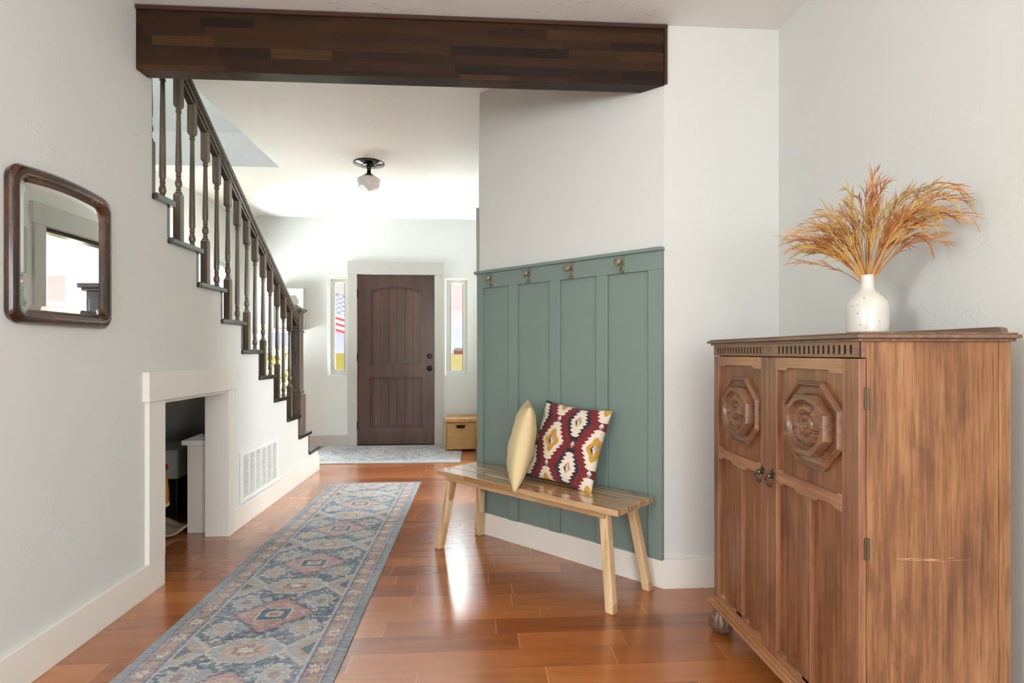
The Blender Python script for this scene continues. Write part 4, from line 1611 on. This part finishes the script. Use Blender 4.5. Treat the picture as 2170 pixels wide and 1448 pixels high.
def door(y0, y1, mull, hand_y, sw0, sw1, hinge_y):
    d_ = obj('cabinet_door', box((CX + 0.0125, CX + 0.0185, y0 + 0.01, y1 - 0.01, ZB0 + 0.01, ZF0 - 0.004)), 'oak_panel', t)
    zt_ = ZF0 - 0.003
    # stiles
    obj('door_stile', box((CX, CX + 0.02, y0 + 0.001, y0 + sw0, ZB0, zt_)), 'oak', d_, bevel=0.002)
    obj('door_stile', box((CX, CX + 0.02, y1 - sw1, y1 - 0.001, ZB0, zt_)), 'oak', d_, bevel=0.002)
    a, c = y0 + sw0, y1 - sw1
    pl = [(a, zt_), (c, zt_), (c, 1.083), (c - 0.05, 1.083), (c - 0.06, 1.091), (a + 0.06, 1.091), (a + 0.05, 1.083), (a, 1.083)]
    obj('top_rail', prism(pl, [], CX + 0.0005, CX + 0.019, YZ), 'oak_rail', d_, bevel=0.0015)
    zc = 0.74
    hi = [(a, zc + 0.023), (a + 0.012, zc + 0.023), (a + 0.022, zc + 0.017), (c - 0.022, zc + 0.017), (c - 0.012, zc + 0.023), (c, zc + 0.023)]
    lw_ = [(a, zc - 0.024), (a + 0.03, zc - 0.024), (a + 0.04, zc - 0.016), (mull - 0.06, zc - 0.016), (mull - 0.05, zc - 0.026), (mull + 0.05, zc - 0.026),
           (mull + 0.06, zc - 0.016), (c - 0.04, zc - 0.016), (c - 0.03, zc - 0.024), (c, zc - 0.024)]
    obj('middle_rail', strip_rail(lw_, hi, CX - 0.001, CX + 0.019), 'oak_rail', d_, bevel=0.0012)
    hi = [(a, 0.176), (a + 0.03, 0.176), (a + 0.04, 0.166), (mull - 0.06, 0.166), (mull - 0.05, 0.176), (mull + 0.05, 0.176),
          (mull + 0.06, 0.166), (c - 0.04, 0.166), (c - 0.03, 0.176), (c, 0.176)]
    obj('bottom_rail', strip_rail([(a, ZB0), (c, ZB0)], hi, CX + 0.0005, CX + 0.019), 'oak_rail', d_, bevel=0.0012)
    obj('mullion', box((CX + 0.0005, CX + 0.019, mull - 0.021, mull + 0.021, 0.165, 0.73)), 'oak', d_, bevel=0.0015)
    # handle: star plate, boss, ring
    bm = bmesh.new()
    star = [(hand_y + (0.017 if i % 2 == 0 else 0.008) * math.sin(PI * i / 5), 0.742 + (0.017 if i % 2 == 0 else 0.008) * math.cos(PI * i / 5)) for i in range(10)]
    add_prism(bm, star, [], CX - 0.003, CX, YZ)
    Tm = Matrix.Translation((CX - 0.002, hand_y, 0.735)) @ Matrix.Rotation(-PI / 2, 4, 'Y')
    add_lathe(bm, [(0.008, 0), (0.007, 0.008), (0.009, 0.012), (0.006, 0.018), (0.001, 0.019)], 12, Tm)
    hp = obj('pull_handle', bm, 'pewter', d_, smooth=True, angle=40)
    ringp = [(CX - 0.017 - 0.003 * math.cos(a_), hand_y + 0.0155 * math.sin(a_), 0.716 + 0.0155 * math.cos(a_)) for a_ in [2 * PI * i / 24 for i in range(24)]]
    obj('ring', tube(ringp, 0.0026, 8, closed=True), 'brass' if hand_y < 1.77 else 'pewter', hp, smooth=True, angle=0)
    return d_


dR = door(CY0, 1.767, 1.561, 1.741, 0.066, 0.048, CY0)
dL = door(1.771, CY1, 1.975, 1.806, 0.048, 0.040, CY1)
medallion(1.540, 0.930, 0.1375, 0.126, dR)
medallion(1.972, 0.924, 0.137, 0.126, dL)
for z in (1.022, 0.640):
    obj('hinge', box((CX + 0.014, CX + 0.027, CY0 - 0.0025, CY0 + 0.004, z - 0.028, z + 0.028)), 'brass', t, bevel=0.001)
    obj('hinge_pin', tube([(CX + 0.0205, CY0 - 0.003, z - 0.028), (CX + 0.0205, CY0 - 0.003, z + 0.028)], 0.0028, 8), 'brass', t)
bm = bmesh.new()
rs_ = random.Random(12)
for k in range(16):
    xa = 1.06 + rs_.uniform(0, 0.16)
    zz_ = 0.610 + rs_.uniform(-0.006, 0.005)
    ln_ = rs_.uniform(0.012, 0.075)
    hh_ = rs_.uniform(0.0004, 0.0011)
    sl_ = rs_.uniform(-0.003, 0.002)
    add_prism(bm, [(xa, zz_), (xa + ln_, zz_ + sl_), (xa + ln_ * 0.5, zz_ + sl_ / 2 + hh_)], [], CY0 + 0.0014, CY0 + 0.0021, XZ)
obj('scratch_marks', bm, 'clay', t)
# base moulding
bm = box((CX - 0.022, CXB, CY0 - 0.012, CY1 + 0.018, 0.116, 0.127), (CX - 0.014, CXB, CY0 - 0.006, CY1 + 0.010, 0.127, 0.138), (CX - 0.004, CXB, CY0, CY1, 0.138, 0.146))
obj('base_moulding', bm, 'oak_edge', t, bevel=0.003, segs=3)
for x in (CX + 0.026, CXB - 0.03):
    for y in (CY0 + 0.035, CY1 - 0.008):
        bm = bmesh.new()
        S = 64
        rings = []
        for r, z in ((0.016, 0.0), (0.030, 0.004), (0.043, 0.020), (0.046, 0.042), (0.040, 0.066), (0.028, 0.086), (0.022, 0.098), (0.030, 0.116)):
            rings.append([bm.verts.new((x + r * (0.94 + 0.09 * abs(math.sin(4 * 2 * PI * i / S)) ** 0.6) * math.cos(2 * PI * i / S), y + r * (0.94 + 0.09 * abs(math.sin(4 * 2 * PI * i / S)) ** 0.6) * math.sin(2 * PI * i / S), z)) for i in range(S)])
        for a, c in zip(rings, rings[1:]):
            for i in range(S):
                j = (i + 1) % S
                bm.faces.new([a[i], a[j], c[j], c[i]])
        bm.faces.new(list(reversed(rings[0])))
        bm.faces.new(rings[-1])
        obj('bun_foot', bm, 'oak_top', t, smooth=True, angle=50)

# ------------------------------------------------------------------ vase and dried grasses
vx, vy, vz = 1.2, 1.62, zt
T = Matrix.Translation((vx, vy, vz))
t = thing('bottle_vase', 'white speckled stoneware bottle vase on the oak cabinet', 'vase', (vx, vy, vz))
outer = [(0.050, 0.008), (0.0565, 0.012), (0.058, 0.03), (0.058, 0.085), (0.055, 0.100), (0.046, 0.116), (0.032, 0.130), (0.022, 0.140), (0.0185, 0.150), (0.0178, 0.180), (0.0192, 0.187)]
innr = [(0.0165, 0.187), (0.0150, 0.178), (0.0150, 0.145), (0.02, 0.13), (0.001, 0.125)]
bm = bmesh.new()
add_lathe(bm, outer + innr, 40, T)
obj('vase_body', bm, 'ceramic', t, smooth=True, angle=50)
obj('clay_foot', lathe([(0.05, 0.0), (0.053, 0.001), (0.055, 0.009), (0.05, 0.010)], 40, T), 'clay', t, smooth=True)

t = thing('dried_grass_bouquet', 'spray of golden and rust dried grass plumes standing in the white vase', 'dried grass', (vx, vy, vz + 0.14))
# image-plane axes at the bouquet are close to world right / up; plumes fan out to both sides
rnd = random.Random(21)
view = Vector((vx, vy, 0)).normalized()
side = Vector((view.y, -view.x, 0))
mouth = Vector((vx, vy, vz + 0.178))
plumes = []
for i in range(84):
    u = rnd.random()
    if u < 0.36:       # left sprays
        az, reach, hgt, droop = -1, rnd.uniform(0.06, 0.23), rnd.uniform(0.09, 0.22), rnd.uniform(0.0, 0.3)
    elif u < 0.60:     # upright
        az, reach, hgt, droop = rnd.choice((-1, 1)), rnd.uniform(0.0, 0.06), rnd.uniform(0.18, 0.29), 0
    else:              # right arching
        az, reach, hgt, droop = 1, rnd.uniform(0.08, 0.26), rnd.uniform(0.10, 0.27), rnd.uniform(0.2, 0.9)
    if reach > 0.18 and az < 0:
        hgt = rnd.uniform(0.10, 0.16)
    dep = rnd.uniform(-0.055, 0.04)
    plumes.append((az * reach, hgt, droop * reach * 0.5, dep))
plumes += [(0.02, 0.315, 0, 0.0), (-0.228, 0.165, 0.03, -0.02), (0.245, 0.26, 0.10, 0.0), (0.23, 0.275, 0.085, -0.01), (0.255, 0.235, 0.10, 0.01), (-0.20, 0.06, 0.0, -0.03), (0.17, 0.15, 0.04, -0.02)]
for pi_, (dx, hz, dr, dep) in enumerate(plumes):
    bm = bmesh.new()
    P0 = mouth + side * rnd.uniform(-0.007, 0.007) + view * rnd.uniform(-0.007, 0.007) + Vector((0, 0, -0.045))
    P1 = mouth + side * (dx * 0.12) + Vector((0, 0, hz * 0.30))
    P2 = mouth + side * (dx * 0.62) + view * dep * 0.6 + Vector((0, 0, hz * 1.02 + dr))
    P3 = mouth + side * dx + view * dep + Vector((0, 0, hz - dr * 0.6))

    def bez(s_):
        return P0 * (1 - s_) ** 3 + P1 * 3 * s_ * (1 - s_) ** 2 + P2 * 3 * s_ ** 2 * (1 - s_) + P3 * s_ ** 3
    n = 14
    pts = [bez(i / n) for i in range(n + 1)]
    add_tube(bm, pts, [0.0014 - 0.0009 * i / n for i in range(n + 1)], 5)
    # side spikelets on the upper part
    ns_ = rnd.randint(16, 22)
    for k in range(ns_):
        s_ = 0.42 + 0.58 * k / ns_
        p = bez(s_)
        tg = (bez(min(1, s_ + 0.03)) - bez(s_ - 0.03)).normalized()
        rv = Vector((rnd.uniform(-1, 1), rnd.uniform(-1, 1), rnd.uniform(-0.6, 1)))
        perp = (rv - tg * rv.dot(tg)).normalized()
        ln = rnd.uniform(0.026, 0.055) * (1.15 - 0.6 * abs(s_ - 0.65))
        e1 = p + (tg * 0.9 + perp * 0.30).normalized() * ln * 0.55
        e2 = p + (tg * 1.0 + perp * 0.42 + Vector((0, 0, -0.12))).normalized() * ln
        add_tube(bm, [p, e1, e2], [0.0006, 0.0013, 0.0003], 4)
    mt = ('grass0', 'grass0', 'grass1', 'grass2', 'grass1')[pi_ % 5]
    obj('grass_plume', bm, mt, t)

# ------------------------------------------------------------------ ceiling light
lx, ly = -0.94, 4.85
t = thing('ceiling_light', 'small schoolhouse ceiling light with white glass shade and dark canopy', 'lamp', (lx, ly, CF))
T = Matrix.Translation((lx, ly, CF))
obj('canopy', lathe([(0.126, 0.0), (0.130, -0.006), (0.122, -0.012), (0.10, -0.014), (0.095, -0.018), (0.07, -0.019), (0.062, -0.026), (0.055, -0.028), (0.020, -0.030)][::-1], 48, T), 'canopy', t, smooth=True, angle=50)
obj('canopy_rim', tube([(lx + 0.129 * math.cos(a), ly + 0.129 * math.sin(a), CF - 0.004) for a in [2 * PI * i / 40 for i in range(40)]], 0.005, 8, closed=True), 'black', t, smooth=True)
obj('inner_ring', tube([(lx + 0.064 * math.cos(a), ly + 0.064 * math.sin(a), CF - 0.024) for a in [2 * PI * i / 40 for i in range(40)]], 0.0035, 8, closed=True), 'black', t, smooth=True)
obj('stem', lathe([(0.024, -0.02), (0.022, -0.04), (0.017, -0.05), (0.017, -0.085), (0.022, -0.092), (0.05, -0.112), (0.060, -0.122), (0.058, -0.126)][::-1], 28, T), 'black', t, smooth=True, angle=50)
obj('glass_shade', lathe([(0.056, -0.118), (0.075, -0.126), (0.098, -0.142), (0.100, -0.150), (0.088, -0.20), (0.084, -0.212), (0.05, -0.224), (0.02, -0.240), (0.001, -0.243)][::-1], 40, T), 'opal', t, smooth=True, angle=40)

# ------------------------------------------------------------------ wicker box by the door
bx0, bx1, by0, by1 = -0.37, -0.004, 6.345, 6.77
t = thing('wicker_hamper', 'small lidded wicker box beside the front door', 'hamper', ((bx0 + bx1) / 2, (by0 + by1) / 2, 0))
hole = [(-0.235, 0.275), (-0.225, 0.262), (-0.150, 0.262), (-0.140, 0.275), (-0.135, 0.305), (-0.24, 0.305)]
obj('woven_body', prism(rect(bx0 + 0.012, bx1 - 0.012, 0.02, 0.325), [hole], by0 + 0.01, by0 + 0.03, XZ), 'rattan', t)
obj('woven_side', box((bx0 + 0.008, bx0 + 0.02, by0 + 0.01, by1 - 0.01, 0.02, 0.325), (bx1 - 0.02, bx1 - 0.008, by0 + 0.01, by1 - 0.01, 0.02, 0.325), (bx0 + 0.01, bx1 - 0.01, by1 - 0.02, by1 - 0.01, 0.02, 0.325), (bx0 + 0.01, bx1 - 0.01, by0 + 0.02, by1 - 0.02, 0.02, 0.03)), 'rattan', t)
obj('lid', box((bx0 - 0.002, bx1 + 0.002, by0 - 0.004, by1, 0.332, 0.376)), 'rattan_edge', t, bevel=0.006)
for x in (bx0 + 0.008, bx1 - 0.008):
    for y in (by0 + 0.008, by1 - 0.012):
        obj('corner_post', tube([(x, y, 0.0), (x, y, 0.335)], 0.010, 10), 'rattan_edge', t, smooth=True)
obj('bottom_rail', tube([(bx0, by0 + 0.006, 0.03), (bx1, by0 + 0.006, 0.03)], 0.009, 8), 'rattan_edge', t, smooth=True)
hr = [(-0.255, 0.315), (-0.245, 0.262), (-0.225, 0.245), (-0.15, 0.245), (-0.13, 0.262), (-0.12, 0.315)]
obj('handle_rim', tube([(x, by0 + 0.006, z) for x, z in hr], 0.007, 8), 'rattan_edge', t, smooth=True)

# ------------------------------------------------------------------ picture behind the newel
t = thing('framed_print', 'grey-framed pale botanical print on the front wall behind the newel post', 'picture', (-2.17, YF, 1.41))
obj('picture_frame', prism(rect(-2.45, -2.085, 1.412, 1.915), [rect(-2.435, -2.10, 1.427, 1.90)], YF - 0.07, YF, XZ), 'frame_grey', t, bevel=0.002)
pp = obj('print_sheet', box((-2.436, -2.099, YF - 0.06, YF - 0.055, 1.426, 1.901)), 'paper', t)
bm = bmesh.new()
for k in range(7):
    a = 2 * PI * k / 6
    cx, cz = (-2.225 + 0.04 * math.cos(a), 1.75 + 0.045 * math.sin(a)) if k < 6 else (-2.225, 1.75)
    add_prism(bm, [(cx + 0.035 * math.cos(2 * PI * i / 14), cz + 0.04 * math.sin(2 * PI * i / 14)) for i in range(14)], [], YF - 0.0612 - 0.0001 * k, YF - 0.06, XZ)
add_prism(bm, rect(-2.225, -2.215, 1.48, 1.7), [], YF - 0.0611, YF - 0.06, XZ)
obj('flower_drawing', bm, 'print', pp)

# small frames seen edge-on along the hall's right wall
o = struct('trim_4', box((XH - 0.02, XH, 3.55, 3.72, 1.44, 1.50)), 'trim_grey')
bpy.data.objects.remove(o)
t = thing('hall_picture', 'thin grey picture frame seen edge-on above the green panel corner', 'picture', (XH - 0.01, 3.82, 1.70))
obj('picture_frame', box((XH - 0.020, XH, 3.70, 3.96, 1.68, 2.0)), 'frame_grey', t, bevel=0.002)
t = thing('light_switch', 'small white wall switch plate seen edge-on beside the green panel', 'switch', (XH - 0.005, 3.85, 1.2))
obj('switch_plate', box((XH - 0.008, XH, 3.81, 3.89, 1.14, 1.26)), 'white', t, bevel=0.002)

# ------------------------------------------------------------------ side room (seen in the mirror)
t = thing('sheer_curtain', 'white sheer curtains reflected in the mirror beyond the side doorway', 'curtain', (1.8, YF - 0.08, 0.1))
for xa, xb in ((1.25, 1.72), (1.95, 2.42)):
    bm = bmesh.new()
    cols_, rows_ = 60, 12
    gv = []
    for i in range(cols_ + 1):
        u = i / cols_
        row = []
        for j in range(rows_ + 1):
            v = j / rows_
            x = xa + (xb - xa) * u + 0.10 * (1 - v) * (0.5 - u) * 0.4
            y = YF - 0.09 + 0.03 * math.sin(u * 34 + v * 1.2) * (0.6 + 0.4 * (1 - v))
            row.append(bm.verts.new((x, y, 0.004 + 2.296 * v)))
        gv.append(row)
    for i in range(cols_):
        for j in range(rows_):
            bm.faces.new([gv[i][j], gv[i + 1][j], gv[i + 1][j + 1], gv[i][j + 1]])
    obj('curtain_panel', bm, 'sheer', t, smooth=True, angle=0)
obj('curtain_rod', tube([(1.15, YF - 0.09, 2.30), (2.5, YF - 0.09, 2.30)], 0.010, 10), 'white', t, smooth=True)
t = thing('dark_hutch', 'tall dark wooden hutch reflected at the right of the mirror', 'cabinet', (0.75, 6.25, 0))
obj('hutch_body', box((0.45, 1.0, 6.0, 6.4, 0, 1.78)), 'dark_wood', t, bevel=0.005)
obj('hutch_cornice', box((0.43, 1.03, 5.97, 6.41, 1.78, 1.81), (0.41, 1.06, 5.95, 6.42, 1.81, 1.86)), 'dark_wood', t, bevel=0.006)
obj('hutch_door', box((0.49, 0.72, 5.985, 6.0, 0.1, 1.7)), 'dark_wood', t, bevel=0.004)
obj('hutch_door', box((0.73, 0.96, 5.985, 6.0, 0.1, 1.7)), 'dark_wood', t, bevel=0.004)

# ------------------------------------------------------------------ outdoors: flag, shrub, far barn
t = thing('flag', 'stars and stripes flag hanging outside the left sidelight', 'flag', (-2.35, 9.0, -0.28))
obj('pole', tube([(-2.62, 9.0, -0.28), (-2.62, 9.0, 2.35)], 0.014, 10), 'frame_grey', t, smooth=True)
nx_, ny_ = 190, 130
FW, FH = 0.95, 0.60
bm = bmesh.new()
cl = bm.loops.layers.float_color.new('Col')
gv = []
ca_, sa_ = math.cos(math.radians(-17)), math.sin(math.radians(-17))
for i in range(nx_ + 1):
    u = i / nx_
    row = []
    for j in range(ny_ + 1):
        v = j / ny_
        dx, dz = FW * u, FH * (v - 1) - 0.10 * u * u
        row.append(bm.verts.new((-2.60 + dx * ca_ - dz * sa_ * 0.3, 9.0 + 0.05 * math.sin(u * 9 + v), 2.17 + dz + dx * sa_ * 0.6)))
    gv.append(row)
for i in range(nx_):
    for j in range(ny_):
        u, v = (i + 0.5) / nx_, (j + 0.5) / ny_
        stripe = int((1 - v) * 13)
        c = hexc(176, 14, 30) if stripe % 2 == 0 else hexc(205, 204, 206)
        if (1 - v) < 7 / 13 and u < 0.88 * 0.9:
            c = hexc(58, 60, 76)
            su, sv = u / 0.79 * 12, (1 - v) / (7 / 13) * 9
            for ii in range(int(su) - 1, int(su) + 2):
                for jj in range(int(sv) - 1, int(sv) + 2):
                    if (ii + jj) % 2 == 0 and 0 < ii < 12 and 0 < jj < 9:
                        a = math.atan2((sv - jj) , (su - ii))
                        r = math.hypot((su - ii), (sv - jj))
                        if r < 0.46:
                            c = hexc(240, 240, 240)
        f = bm.faces.new([gv[i][j], gv[i + 1][j], gv[i + 1][j + 1], gv[i][j + 1]])
        for lp in f.loops:
            lp[cl] = c
obj('cloth', bm, 'flagcloth', t, smooth=True, angle=0)

t = thing('garden_shrub', 'leafy green shrub outside the corner window behind the railing', 'shrub', (-2.85, 7.9, -0.28))
bm = bmesh.new()
rnd = random.Random(4)
for k in range(1500):
    a = rnd.uniform(0, 2 * PI)
    r = 0.62 * math.sqrt(rnd.random())
    c = Vector((-2.85 + r * math.cos(a), 7.9 + r * math.sin(a), rnd.uniform(0.0, 1.2)))
    dirv = Vector((rnd.uniform(-1, 1), rnd.uniform(-1, 1), rnd.uniform(-0.2, 1))).normalized()
    sd = dirv.cross(Vector((0, 0, 1))).normalized()
    L_ = rnd.uniform(0.06, 0.11)
    w_ = L_ * 0.28
    vs = [bm.verts.new(c), bm.verts.new(c + dirv * L_ * 0.5 + sd * w_), bm.verts.new(c + dirv * L_), bm.verts.new(c + dirv * L_ * 0.5 - sd * w_)]
    bm.faces.new(vs)
obj('foliage', bm, 'leaf', t)
bm = bmesh.new()
for k in range(9):
    a = 2 * PI * k / 9
    add_tube(bm, [(-2.85, 7.9, -0.28), (-2.85 + 0.1 * math.cos(a), 7.9 + 0.1 * math.sin(a), 0.3), (-2.85 + 0.3 * math.cos(a), 7.9 + 0.3 * math.sin(a), 0.95)], 0.008, 6)
obj('stem', bm, 'baluster', t)

t = thing('far_barn', 'tiny red barn with grey roof on the horizon in the right sidelight', 'barn', (-13.5, 405, -0.28))
obj('barn_wall', box((-17.0, -10.0, 400, 410, -0.28, 2.4)), 'toy_red', t)
obj('barn_roof', prism([(-17.4, 2.4), (-9.6, 2.4), (-11.0, 4.4), (-16.0, 4.4)], [], 399.6, 410.4, XZ), 'trim_grey', t)
